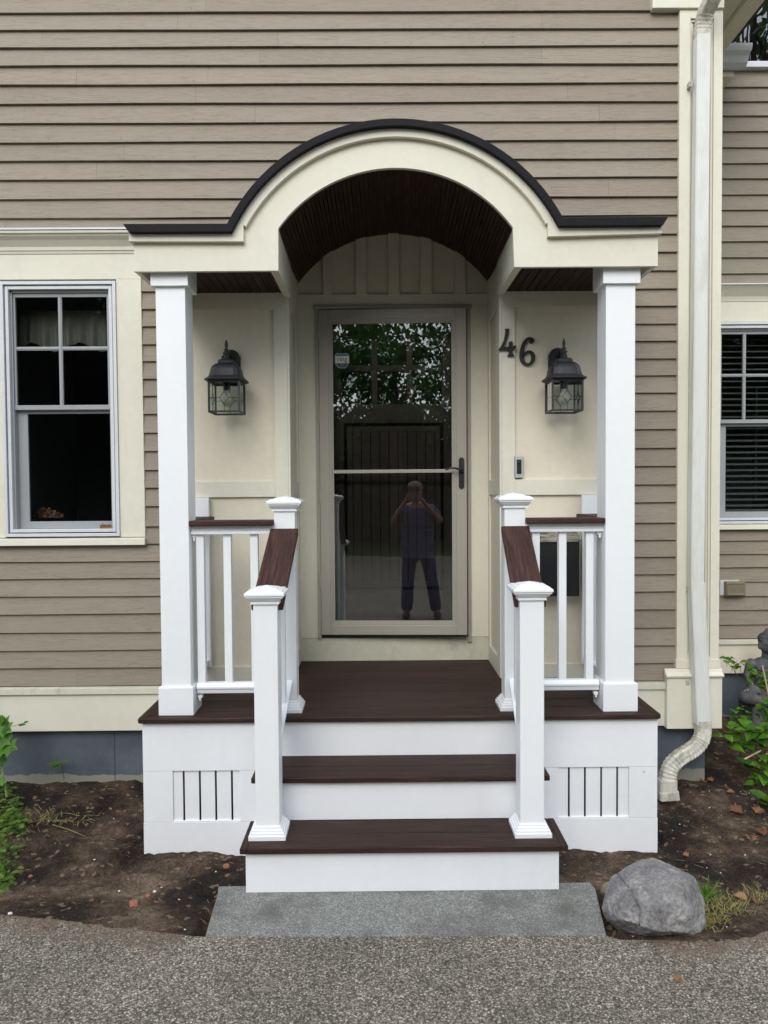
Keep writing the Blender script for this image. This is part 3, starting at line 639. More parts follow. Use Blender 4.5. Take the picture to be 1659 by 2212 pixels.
# leaf, local coordinates from its hinge
HX, HZ = at(691.6, 1000, yf).x, at(691.6, 1371, yf).z
sd_ = bpy.data.objects.new('storm_door', None)
bpy.data.objects.remove(sd_)
LW = at(1007, 1000, yf).x-HX; LH = at(850, 669, yf).z-HZ
def lx(x): return at(x, 1000, yf).x-HX
def lz(y): return at(850, y, yf).z-HZ
gX0, gX1, gZ1, gZ0 = lx(723), lx(973.8), lz(702), lz(1337)
bX0, bX1, bZ1, bZ0 = lx(712), lx(985), lz(690), lz(1349)
leaf = MB(); T = .03
leaf.box(0, bX0, -T, 0, 0, LH); leaf.box(bX1, LW, -T, 0, 0, LH); leaf.box(bX0, bX1, -T+.0004, 0, bZ1, LH); leaf.box(bX0, bX1, -T+.0004, 0, 0, bZ0)
lo = leaf.build('storm_door', M['door_taupe'], None, .0025); lo.parent = house
lo.location = (HX, yf+.022, HZ); lo.rotation_euler = (0, 0, -radians(2.65)); ORG[lo.name] = Vector((0, 0, 0))
bd = MB()
for o_, y_ in ((0, -T+.004), (.009, -T+.008), (.018, -T+.013)):
    a, b, c, d = bX0+o_, bX1-o_, bZ0+o_, bZ1-o_; e = .0095
    bd.box(a, a+e, y_, -.004, c, d); bd.box(b-e, b, y_, -.004, c, d); bd.box(a, b, y_+.0003, -.004, d-e, d); bd.box(a, b, y_+.0003, -.004, c, c+e)
bd.build('glazing_bead', M['door_taupe'], lo, .001)
mb = MB(); mb.box(bX0+.026, bX1-.026, -.014, -.011, bZ0+.026, bZ1-.026); mb.build('glass_pane', M['glass'], lo)
mb = MB(); mb.box(bX0+.022, bX1-.022, -.026, -.004, lz(1022), lz(1014.5)); mb.build('mid_rail', M['door_taupe'], lo, .002)
mb = MB(); mb.box(0, LW-.01, -T+.006, -.004, -.012, -.0005); mb.build('door_sweep', M['near_black'], lo)
hp = MB(); hc_ = (lx(995.5), lz(1023)); hw = .0165; hh = abs(lz(990)-lz(1056))/2
pl = []
for k in range(13): a = pi*k/12; pl.append((hc_[0]+hw*cos(a), hc_[1]+hh-hw+hw*sin(a)))
for k in range(13): a = pi+pi*k/12; pl.append((hc_[0]+hw*cos(a), hc_[1]-hh+hw+hw*sin(a)))
hp.prism(pl, -T-.012, -T-.0005)
hz = lz(1017)
hp.tube([(hc_[0], -T-.012, hz), (hc_[0], -T-.042, hz)], .010, 12)
hp.tube([(hc_[0], -T-.040, hz), (hc_[0]-.015, -T-.046, hz+.004), (hc_[0]-.04, -T-.048, hz+.012), (hc_[0]-.07, -T-.046, hz+.013), (hc_[0]-.09, -T-.044, hz+.004), (hc_[0]-.10, -T-.044, hz-.001)], [.008, .008, .007, .006, .005, .003], 10)
hp.tube([(hc_[0], -T-.012, hz-.062), (hc_[0], -T-.017, hz-.062)], .008, 12)
hp.build('door_handle', M['black'], lo, .0015, smooth=False)
hg = MB()
for a, b in ((669, 700), (730, 890), (905, 1048), (1080, 1245), (1268, 1371)):
    pass
for y in (715, 895, 1070, 1255):
    hg.tube([(-.004, -T+.004, lz(y)-.045), (-.004, -T+.004, lz(y)+.045)], .006, 8); hg.cut()
hg.build('hinge', M['door_taupe'], lo)
# octagonal sticker on the pane
sx0, sx1 = lx(726), lx(756.5); sz1, sz0 = lz(763), lz(794.5); sw, sh = sx1-sx0, sz1-sz0; scx = (sx0+sx1)/2
stk = thing('window_sticker', 'small octagonal security sticker with teal top and black lettering on the storm door glass', 'sticker', (HX, yf+.022, HZ)); stk.rotation_euler = (0, 0, -radians(2.65)); ORG[stk.name] = Vector()
def octp(k=1.):
    cx, cz = scx, (sz0+sz1)/2; return [((x-.5)*sw*k+cx, (z-.5)*sh*k+cz) for x, z in ((0, .3), (0, .86), (.1, 1), (.88, 1), (1, .86), (1, .36), (.72, 0), (.30, 0))]
def clip(poly, z0, z1):
    for lim, up in ((z0, True), (z1, False)):
        o_ = []
        for i in range(len(poly)):
            a, b = poly[i], poly[(i+1) % len(poly)]
            ia, ib = (a[1] >= lim) == up, (b[1] >= lim) == up
            if ia: o_.append(a)
            if ia != ib: tt = (lim-a[1])/(b[1]-a[1]); o_.append((a[0]+tt*(b[0]-a[0]), lim))
        poly = o_
    return poly
mb = MB(); mb.prism(octp(), -.0158, -.015); mb.build('border', M['st_edge'], stk)
ip = octp(.93)
mb = MB(); mb.prism(clip(ip, sz0+sh*.82, 9), -.0166, -.0159); mb.build('top_band', M['st_teal'], stk)
mb = MB(); mb.prism(clip(ip, sz0+sh*.335, sz0+sh*.818), -.0166, -.0159); mb.build('label_face', M['st_pale'], stk)
mb = MB(); mb.prism(clip(ip, -9, sz0+sh*.33), -.0166, -.0159); mb.build('bottom_band', M['st_dark'], stk)
put_text('ring', sh*.46, .0003, M['st_ink'], stk, (scx, -.0170, sz0+sh*.60))
mb = MB(); mb.box(scx-sw*.2, scx+sw*.2, -.0170, -.0167, sz0+sh*.21, sz0+sh*.235); mb.box(scx-sw*.14, scx+sw*.14, -.0170, -.0167, sz0+sh*.14, sz0+sh*.16); mb.build('small_print', M['st_grey'], stk)

# ---- wing
def xw(x): return at(x, 1057, YW).x
ywl = [190, 222, 252, 286, 320.7, 354.6, 388, 422, 455.6, 489, 523, 557.5, 592, 622]
zw = [at(1590, y, YW).z for y in ywl]
zw2 = [at(1590, y, YW).z for y in (1143, 1168, 1196, 1225, 1256, 1287, 1317, 1348, 1378)]
zcr1, zcr0, zfr0 = at(1600, 620, YW).z, at(1600, 653, YW).z, at(1600, 696, YW).z
wgt, wgb, wsb = at(1600, 697, YW).z, at(1600, 1131, YW).z, at(1600, 1143, YW).z
x2a, x2b = xw(1548)-.05, xw(1548)+.86
mid_z = [zw[-1]-.106*k for k in range(0, 30)]
mb = MB()
courses(mb, zw, lambda zm, a, b: [(XC1-.02, 6.5)], YW, seedt=8)
courses(mb, zw2, lambda zm, a, b: [(XC1-.02, 6.5)], YW, seedt=9)
fz = [zw[-1]-.108*k for k in range(int((zw[-1]-zw2[0])/.108)+2)]
courses(mb, [z for z in fz if z > zw2[0]-.05], lambda zm, a, b: [(XC1-.02, x2a-.10), (x2b+.10, 6.5)], YW, seedt=10)
hi = [zw[0]+.108*k for k in range(14, -1, -1)]
uw0, uw1 = at(1598, 100, YW).x-.18, at(1598, 100, YW).x+.75; uz0 = at(1620, 142, YW).z
courses(mb, hi, lambda zm, a, b: ([(XC1-.02, uw0-.05), (uw1+.05, 6.5)] if zm > uz0-.03 else [(XC1-.02, 6.5)]), YW, seedt=11)
mb.build('clapboard_siding', M['siding'], house)
zws = at(1600, 1453, YW).z
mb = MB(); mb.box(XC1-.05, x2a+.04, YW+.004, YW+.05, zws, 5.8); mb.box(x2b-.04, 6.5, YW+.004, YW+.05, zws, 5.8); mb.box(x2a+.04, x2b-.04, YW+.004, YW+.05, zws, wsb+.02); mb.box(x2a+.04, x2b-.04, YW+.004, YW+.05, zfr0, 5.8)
mb.build('wall_sheathing', M['near_black'], house)
mb = MB(); hc = zcr1-zcr0
mb.prismx([(YW, zcr0), (YW-.024, zcr0), (YW-.027, zcr0+.12*hc), (YW-.034, zcr0+.3*hc), (YW-.07, zcr0+.70*hc), (YW-.078, zcr0+.78*hc), (YW-.09, zcr1-.012), (YW, zcr1-.008)], XC1-.02, x2b+.12); mb.build('crown_moulding', M['cream'], house)
mb = MB(); mb.box(XC1-.02, x2b+.12, YW-.094, YW, zcr1-.0075, zcr1+.002); mb.build('drip_flashing', M['silver'], house)
mb = MB(); mb.box(XC1-.02, x2b+.1, YW-.02, YW+.02, zfr0, zcr0); mb.cut(); mb.box(x2b, x2b+.1, YW-.022, YW+.02, wsb, zfr0); mb.cut(); mb.box(x2a-.1, x2a, YW-.022, YW+.02, wsb, zfr0); mb.build('window_casing', M['cream'], house, .002)
mb = MB(); mb.prismx([(YW, wgb), (YW-.045, wgb-.008), (YW-.048, wsb), (YW, wsb)], XC1-.02, x2b+.11); mb.build('window_sill', M['cream'], house, .002)
win2 = window(x2a, x2b, wgt, wgb, YW, (at(1600, 906, YW).z, at(1600, 914, YW).z, at(1600, 810, YW).z, x2a+.085, x2b-.085, xw(1608)))
bl = MB(); zz = at(1600, 722, YW+.12).z
while zz > at(1600, 1100, YW+.12).z:
    bl.add([(x2a+.06, YW+.11, zz), (x2b-.06, YW+.11, zz), (x2b-.06, YW+.14, zz+.012), (x2a+.06, YW+.14, zz+.012), (x2a+.06, YW+.11, zz-.002), (x2b-.06, YW+.11, zz-.002)], [(0, 1, 2, 3), (4, 5, 1, 0)]); zz -= .0425
bl.box(x2a+.06, x2b-.06, YW+.105, YW+.14, zz, zz+.02)
bl.tube([(xw(1648), YW+.10, zz+.1), (xw(1648), YW+.10, zz+.9)], .0016, 5)
tag(bl.build('window_blind', M['blind'], None, loc=(x2a+.4, YW+.12, zz)), 'half open horizontal slatted blind inside the right window', 'blind')
# upper wing window
mb = MB(); mb.box(uw0, uw1, YW-.03, YW+.02, uz0, uz0+.016); mb.box(uw0-.02, uw1+.02, YW-.05, YW, uz0-.035, uz0-.001); mb.box(uw0, uw0+.06, YW-.03, YW+.02, uz0+.016, uz0+1.2); mb.box(uw1-.06, uw1, YW-.03, YW+.02, uz0+.016, uz0+1.2)
mb.box(uw0, uw1, YW-.03, YW+.02, uz0+1.2, uz0+1.27)
uf = mb.build('window', M['silver'], house, .002)
mb = MB(); mb.box(uw0+.06, uw1-.06, YW-.006, YW-.002, uz0+.016, uz0+1.2); mb.build('glass_pane', M['glass_upper'], uf)
mb = MB(); mb.box(uw0, uw1, YW+.3, YW+.32, uz0-.1, uz0+1.3); mb.build('room_interior', M['room'], house)
# wing base
mb = MB(); za_, zb_, zc_ = at(1600, 1379, YW).z, at(1600, 1390, YW).z, at(1600, 1453, YW).z
mb.prismx([(YW, za_), (YW-.032, za_-.008), (YW-.036, zb_), (YW, zb_)], XC1-.02, 6.5); mb.build('drip_cap', M['cream_dirty'], house, .002)
mb = MB(); mb.box(XC1-.02, 6.5, YW-.02, YW+.02, zc_, zb_-.001); mb.build('skirt_board', M['cream_wall'], house, .002)
mb = MB(); mb.box(XC1-.3, 6.5, YW+.03, YW+.3, -.6, zc_+.02); mb.build('foundation', M['found'], house)

# ================================================================== PORCH
porch = thing('entry_porch', 'white and cream entry porch with arched black-edged roof, two square columns and dark brown deck', 'porch', (0, -.36, -.07))
YE = at(868, 1547.5, -.735).y if False else atz(868, 1547.5, ZD).y
DX0, DX1 = at(297, 1557, YE).x, at(1428, 1553, YE).x
g = .0035
mb = MB(); rr = random.Random(2)
bw = .138
# field boards across, inside a mitred border
fx0, fx1 = DX0+bw+g, DX1-bw-g
y = YE+bw+g
while y < YD-.02:
    y1 = min(y+bw, YD-.016); tn = rr.random()
    if y < -PT-.01:
        mb.box(fx0, fx1, y, min(y1, -PT-.001), ZD-.024, ZD, tn)
        if y1 > -PT: mb.box(RX0+.001, RX1-.001, -PT-.001, y1, ZD-.024, ZD, tn)
    else: mb.box(RX0+.001, RX1-.001, y, y1, ZD-.024, ZD, tn)
    y += bw+g
mb.box(fx0, fx1, -.02, -.001-PT, ZD-.024, ZD-.001, .4) if False else None
d1 = mb.build('deck_board', M['deck'], porch, .002)
mb = MB()
def pad(mb, poly, z0, z1, tone=.5):
    n = len(poly); A = sum(poly[i][0]*poly[(i+1) % n][1]-poly[(i+1) % n][0]*poly[i][1] for i in range(n))
    if A < 0: poly = poly[::-1]
    v = [(x, y, z0) for x, y in poly]+[(x, y, z1) for x, y in poly]
    mb.add(v, [tuple(range(n-1, -1, -1)), tuple(range(n, 2*n))]+[(i, (i+1) % n, n+(i+1) % n, n+i) for i in range(n)], tone)
pad(mb, [(DX0+.001, YE), (DX1-.001, YE), (DX1-bw, YE+bw), (DX0+bw, YE+bw)], ZD-.026, ZD)
mb.build('deck_border', M['deck'], porch, .006)
mb = MB()
pad(mb, [(DX0-.001, YE+.002), (DX0+bw-.002, YE+bw+.001), (DX0+bw-.002, -.001), (DX0-.001, -.001)], ZD-.026, ZD, .6); mb.cut()
pad(mb, [(DX1+.001, YE+.002), (DX1-bw+.002, YE+bw+.001), (DX1-bw+.002, -.001), (DX1+.001, -.001)], ZD-.026, ZD, .45)
mb.build('deck_border', M['deck_y'], porch, .006)
mb = MB(); mb.box(DX0+.05, DX1-.05, YE+.06, -.03, ZD-.16, ZD-.03); mb.box(RX0-.02, RX1+.02, -.03, YD+.02, ZD-.16, ZD-.03); mb.build('deck_joist', M['near_black'], porch)
# white skirt with slatted vents
SY = YE+.027
KX0, KX1 = at(309.5, 1700, SY).x, at(1420, 1700, SY).x
zt_ = ZD-.027
mb = MB()
vents = []
for px, zs_ in (((373.5, 519), (1664.6, 1776.6)), ((1206, 1359), (1657.6, 1767))):
    vents.append((at(px[0], 1720, SY).x, at(px[1], 1720, SY).x, at(440 if px[0] < 800 else 1280, zs_[0], SY).z, at(440 if px[0] < 800 else 1280, zs_[1], SY).z))
v0, v1 = vents
z1_, z0_ = (v0[2]+v1[2])/2, (v0[3]+v1[3])/2
mb.box(KX0, KX1, SY, SY+.02, z1_, zt_)
mb.box(KX0, v0[0], SY+.0006, SY+.02, z0_+.001, z1_-.0012); mb.box(v0[1], v1[0], SY+.0006, SY+.02, z0_+.001, z1_-.0012); mb.box(v1[1], KX1, SY+.0006, SY+.02, z0_+.001, z1_-.0012)
mb.box(KX0-.0015, KX1+.002, SY-.0005, SY+.02, -.2, z0_-.0006)
mb.box(KX0, KX0+.02, SY+.02, -.03, -.2, zt_); mb.box(KX1-.02, KX1, SY+.02, -.03, -.2, zt_)
mb.build('porch_skirt', M['white_board'], porch, .0012)
for vv in vents:
    mb = MB(); a, b = vv[0], vv[1]; wv = b-a; e = .105*wv; sw_ = (wv-4*.0095)/5
    ed_ = [0.155, .395, .632, .872] if vv is v0 else [.158, .385, .615, .842]
    xs = [a+.0005]+sum([[a+wv*q-.0048, a+wv*q+.0048] for q in ed_], [])+[b-.0005]
    for k in range(0, 10, 2): mb.box(xs[k], xs[k+1], SY+.010, SY+.022, z0_-.01, z1_+.01)
    mb.box(a, b, SY+.0008, SY+.011, z0_-.0004, z0_+.006)
    mb.build('vent_grille', M['white_board'], porch, .001)
mb = MB(); mb.box(KX0+.03, KX1-.03, SY+.12, SY+.14, -.3, ZD-.17); mb.build('vent_shade_sheet', M['near_black'], porch)  # near-black sheet put in for the shade behind the vents
# columns
def column(cx, cy):
    mb = MB(); mb.box(cx-.07, cx+.07, cy-.07, cy+.07, .68, 2.70); c_ = mb.build('column', M['white'], porch, .002)
    mb = MB(); mb.box(cx-.0835, cx+.0835, cy-.0835, cy+.0835, ZD+.0005, .674)
    mb.rings([[(cx+s*q, cy+t_*q, z) for s, t_ in ((-1, -1), (1, -1), (1, 1), (-1, 1))] for q, z in ((.0835, .674), (.071, .681))]); mb.build('column_base', M['white'], c_, .0015)
    mb = MB(); mb.box(cx-.088, cx+.088, cy-.088, cy+.088, at(360, 617, cy-.088).z, 2.72); mb.build('column_cap', M['white'], c_, .0015)
    return c_
CY = atz(378, 1546, ZD).y+.0835
column(-1.075, CY); column(1.065, CY)
# arched roof front
YR = -.715
def z1(x, y): return (x*.7606+219.4, y*.7606+219.4)
def pr(pts, Y): return [(at(x, y, Y).x, at(x, y, Y).z) for x, y in pts]
def arc(cx, cy, R, x0, x1, n=36):
    o_ = []
    a0 = math.acos((x0-cx)/R); a1 = math.acos((x1-cx)/R)
    for i in range(n+1):
        a = a0+(a1-a0)*i/n; o_.append(z1(cx+R*cos(a), cy-R*sin(a)))
    return o_
outer = [z1(60, 347)]+arc(838, 585, 538, 356, 1311)+[z1(1610, 327)]
inner = [z1(1595, 351)]+arc(838, 585, 517, 1300, 368)+[z1(77, 371)]
op = pr(outer+inner, YR-.055)
mb = MB(); mb.prism(op, YR-.055, -.002); mb.build('roof_edge', M['roof'], porch, .002)
band = [z1(77, 371.5)]+arc(838, 585, 513, 371, 1298)+[z1(1592, 351.5), z1(1592, 374), z1(1268, 383), z1(1268, 346)]+arc(838, 586, 487, 1262, 409)+[z1(403, 350), z1(403, 397), z1(77, 397)]
mb = MB(); mb.prism(pr(band, YR-.026), YR-.026, YR-.0005)
mb.build('arch_trim_band', M['cream'], porch, .0015)
fas = [z1(92, 483), z1(92, 396), z1(400, 396), z1(404, 352)]+arc(838, 586, 500, 420, 1250)+[z1(1268, 346), z1(1268, 380), z1(1580, 373), z1(1580, 467), z1(1172, 470), z1(1168, 357)]+arc(836, 599, 411, 1168, 502)+[z1(502, 480)]
fp = pr(fas, YR)
mb = MB(); mb.prism(fp, YR, YR+.022); mb.build('arched_fascia', M['cream'], porch, .0015)
# side beams and returns of the flat eaves
bl_, br_ = pr([z1(92, 483)], YR)[0], pr([z1(1580, 467)], YR)[0]
tl_, tr_ = pr([z1(77, 397)], YR-.026)[0], pr([z1(1592, 374)], YR-.026)[0]
ol_, or_ = pr([z1(77, 371)], YR-.05)[0], pr([z1(1595, 351)], YR-.05)[0]
mb = MB()
mb.box(bl_[0]+.0004, bl_[0]+.022, YR+.022, -.002, bl_[1]+.0004, ol_[1]); mb.box(tl_[0], bl_[0], YR-.001, -.002, tl_[1], ol_[1]-.001); mb.cut()
mb.box(br_[0]-.022, br_[0]-.0004, YR+.022, -.002, br_[1]+.0004, or_[1]); mb.box(br_[0], tr_[0], YR-.001, -.002, tr_[1], or_[1]-.001)
mb.build('side_beam', M['cream'], porch, .0015)
# cheek beams either side of the vault (open a little wider at the wall)
a_, b_ = pr([z1(502, 480), z1(1172, 470)], YR)
zl_, zr_ = a_[1]+.0006, b_[1]+.0006
mb = MB()
def cheek(xf, xb, zf, zb, s, ztf, ztb):
    # xf front x of inner face, xb at facade; s = outward direction
    v = []
    for X, Yq, zq, tq in ((xf, YR+.022, zf, ztf), (xb, -.0005-PT, zb, ztb)):
        v += [(X, Yq, zq), (X+s*.038, Yq, zq), (X+s*.038, Yq, tq), (X, Yq, tq)]
    f = [(0, 1, 2, 3), (7, 6, 5, 4), (0, 4, 5, 1), (1, 5, 6, 2), (2, 6, 7, 3), (3, 7, 4, 0)]
    if s > 0: f = [q[::-1] for q in f]
    mb.add(v, f)
zc_l, zc_r = at(621, 644, 0).z, at(1084, 638, 0).z
cheek(a_[0], RX0+.012, zl_, zc_l, -1, 3.0, 3.0); mb.cut(); cheek(b_[0], RX1-.012, zr_, zc_r, 1, 3.0, 3.0)
mb.build('cheek_beam', M['cream'], porch, .001)
# barrel ceiling, narrow boards running back to the door wall
fa = pr(arc(836, 599, 413, 1170, 500, 30), YR)[::-1]
back = [(at(x, y, YD).x, at(x, y, YD).z) for x, y in [(645+(1055-645)*i/30, 0) for i in range(31)]]
# back arc by circle through (645,612),(850,506),(1055,610)
xm, hw_, rs = 850., 205., 105.; Rb = (hw_**2+rs**2)/(2*rs)
a0 = math.acos(hw_/Rb)
ba = []
for i in range(31):
    a = pi-a0-(pi-2*a0)*i/30; p = at(xm+Rb*cos(a), 611-rs+Rb-Rb*sin(a), YD); ba.append((p.x, p.z))
mb = MB(); rr = random.Random(9)
for i in range(30):
    f0_, f1_, b0_, b1_ = fa[i], fa[i+1], ba[i], ba[i+1]
    def lerp(p, q, t): return (p[0]+(q[0]-p[0])*t, p[1]+(q[1]-p[1])*t)
    for s0, s1 in ((.0, .42), (.5, .92)):
        tn = rr.random()
        A, B, C, D = lerp(f0_, f1_, s0), lerp(f0_, f1_, s1), lerp(b0_, b1_, s1), lerp(b0_, b1_, s0)
        up = .008 if True else 0
        v = [(A[0], YR+.02, A[1]), (B[0], YR+.02, B[1]), (C[0], YD+.01, C[1]), (D[0], YD+.01, D[1])]
        v += [(x, y, z+up) for x, y, z in v]
        mb.add(v, [(0, 1, 2, 3), (7, 6, 5, 4), (0, 4, 5, 1), (1, 5, 6, 2), (2, 6, 7, 3), (3, 7, 4, 0)], tn)
v = []
for (p, q) in zip(fa, ba): v += [(p[0], YR+.02, p[1]+.006), (q[0], YD+.01, q[1]+.006)]
mb.add(v, [(2*i, 2*i+1, 2*i+3, 2*i+2) for i in range(30)], 0.)
mb.build('barrel_ceiling', M['ceil'], porch)
mb = MB()
for x0, x1 in ((bl_[0]+.022, a_[0]-.05), (b_[0]+.05, br_[0]-.022)):
    x = x0; 
    while x < x1:
        mb.box(x, min(x+.043, x1), YR+.022, -.001, zc, zc+.01, rr.random()); x += .0465
    mb.box(x0, x1, YR+.022, -.001, zc+.006, zc+.02, 0); mb.cut()
mb.build('beadboard_ceiling', M['ceil'], porch, .0015)

# ================================================================== STEPS
steps = thing('entry_steps', 'three white risers and two dark brown treads climbing to the porch deck', 'steps', (0, -1.0, 0))
T2 = at(868, 1630, SY).z; Y2 = atz(868, 1678.5, T2).y
T1 = at(868, 1769.5, Y2+.027).z; Y1 = atz(868, 1830.5, T1).y

mb = MB(); mb.box(-.657, .646, Y1+.027, Y1+.045, -.0525, T1-.026); mb.box(-.657, -.639, Y1+.045, SY, -.16, T1-.026); mb.box(.628, .646, Y1+.045, SY, -.16, T1-.026)
mb.build('riser', M['white_board'], steps, .0012)
mb = MB(); mb.box(-.632, .636, Y2+.027, Y2+.045, T1+.0005, T2-.026); mb.box(-.632, -.614, Y2+.045, SY-.001, T1, T2-.026); mb.box(.618, .636, Y2+.045, SY-.001, T1, T2-.026)
mb.build('riser', M['white_board'], steps, .0012)
def tread(y0, yb, z, x0, x1):
    mb = MB(); yb_ = yb; m = (y0+yb)/2-.004
    pad(mb, [(x0+.03, y0), (x1-.03, y0), (x1-.03, m), (x0+.03, m)], z-.025, z, .55)
    pad(mb, [(x0+.03, m+g), (x1-.03, m+g), (x1-.03, yb_), (x0+.03, yb_)], z-.025, z, .2)
    t_ = mb.build('tread', M['deck'], steps, .004)
    mb = MB(); pad(mb, [(x0, y0+.0008), (x0+.0295, y0+.0008), (x0+.0295, yb_), (x0, yb_)], z-.025, z, .4); mb.cut(); pad(mb, [(x1-.0295, y0+.0008), (x1, y0+.0008), (x1, yb_), (x1-.0295, yb_)], z-.025, z, .4)
    mb.build('tread_end_board', M['deck_y'], t_, .004)
tread(Y1, Y2+.026, T1, -.677, .679); tread(Y2, SY-.001, T2, -.668, .657)

# ================================================================== RAILINGS
BW = .037
def post_cap(mb, cx, cy, z):
    # stepped and moulded square cap, z = underside
    pr_ = [(.051, 0), (.060, 0), (.060, .007), (.0565, .008), (.0565, .010), (.062, .013), (.070, .021), (.073, .026), (.073, .029), (.078, .029), (.078, .034), (.075, .035), (.083, .037), (.083, .046), (.080, .050), (.073, .052), (.073, .056), (.066, .058), (.050, .060), (.048, .063), (.0, .074)]
    mb.rings([[(cx+s*max(q, .0005), cy+t_*max(q, .0005), z+h) for s, t_ in ((-1, -1), (1, -1), (1, 1), (-1, 1))] for q, h in pr_])
def post_base(mb, cx, cy, z):
    pr_ = [(.078, .0), (.078, .017), (.072, .018), (.072, .028), (.065, .029), (.065, .038), (.058, .041), (.058, .049), (.054, .050), (.052, .052)]
    mb.rings([[(cx+s*q, cy+t_*q, z+h) for s, t_ in ((-1, -1), (1, -1), (1, 1), (-1, 1))] for q, h in pr_])
def newel(root, cx, cy, z0, zcap):
    mb = MB(); h = .051; mb.box(cx-h, cx+h, cy-h, cy+h, z0+.001, zcap+.01); p = mb.build('newel_post', M['white'], root, .004)
    mb = MB(); post_cap(mb, cx, cy, zcap); mb.build('post_cap', M['white'], p)
    mb = MB(); post_base(mb, cx, cy, z0+.0005); mb.build('post_base', M['white'], p)
def rail_y(root, name, x0, x1, ya, za, yb, zb, th, mat, bev):
    mb = MB(); mb.prismx([(ya, za), (yb, zb), (yb, zb-th), (ya, za-th)], x0, x1); return mb.build(name, mat, root, bev)
UY, LY = atz(617, 1541, ZD).y+.078, atz(573, 1817, T1).y+.078
for side, ux, lx_, lab in ((-1, -.551, -.574, 'left'), (1, .566, .549, 'right')):
    root = thing('stair_railing', ('stair railing with capped white newels and sloping brown handrail, nearer the left window' if side < 0 else 'stair railing with capped white newels and sloping brown handrail, nearer the black mailbox'), 'railing', (ux, -.85, T1), 'white railings round the porch')
    newel(root, ux, UY, ZD, 1.518 if side < 0 else 1.526); newel(root, lx_, LY, T1, 1.142 if side < 0 else 1.15)
    # handrail: upper end at the upper post face, lower end beyond the lower post's back face
    ya, yb = UY-.052, LY-.02
    zt_u = 1.436 if side < 0 else 1.440; sl_ = .66
    zz = lambda y: zt_u+sl_*(y-ya)
    mb = MB()
    xa, xb = ux, lx_+(.004 if side < 0 else -.002)
    def hr(y, dz, w_): 
        t_ = (y-ya)/(yb-ya); c = xa+(xb-xa)*t_; return [(c-w_, y, zz(y)+dz), (c+w_, y, zz(y)+dz)]
    for w_, d0, d1, mat, nm, bev in ((.0685, 0, -.030, M['rail_wood'], 'handrail', .005), (.028, -.031, -.075, M['white'], 'sub_rail', .003)):
        mb = MB(); yb_ = yb if nm == 'handrail' else LY+.052
        a1 = hr(ya, d0, w_); a2 = hr(ya, d1, w_); b1 = hr(yb_, d0, w_); b2 = hr(yb_, d1, w_)
        v = [a1[0], a1[1], a2[1], a2[0], b1[0], b1[1], b2[1], b2[0]]
        mb.add(v, [(0, 3, 2, 1), (4, 5, 6, 7), (0, 1, 5, 4), (1, 2, 6, 5), (2, 3, 7, 6), (3, 0, 4, 7)]); mb.build(nm, mat, root, bev)
    # sloping bottom rail and balusters
    zb_ = lambda y: .695+sl_*(y-ya)
    mb = MB(); c0, c1 = ux, lx_
    for w_, d0, d1 in ((.031, 0, -.012), (.021, -.012, -.045)):
        v = [(c0-w_, ya, zb_(ya)+d0), (c0+w_, ya, zb_(ya)+d0), (c0+w_, ya, zb_(ya)+d1), (c0-w_, ya, zb_(ya)+d1), (c1-w_, LY+.05, zb_(LY+.05)+d0), (c1+w_, LY+.05, zb_(LY+.05)+d0), (c1+w_, LY+.05, zb_(LY+.05)+d1), (c1-w_, LY+.05, zb_(LY+.05)+d1)]
        mb.add(v, [(0, 3, 2, 1), (4, 5, 6, 7), (0, 1, 5, 4), (1, 2, 6, 5), (2, 3, 7, 6), (3, 0, 4, 7)])
    mb.build('bottom_rail', M['white'], root, .002)
    for k in range(3):
        y = ya-.105-.123*k; c = ux+(lx_-ux)*(y-ya)/(LY-ya)
        mb = MB(); h = BW/2; mb.prismx([(y-h, zb_(y-h)-.002), (y+h, zb_(y+h)-.002), (y+h, zz(y+h)-.07), (y-h, zz(y-h)-.07)], c-h, c+h); mb.build('baluster', M['white'], root, .0015)
ZR, ZB = 1.475, .664
RY = CY-.005
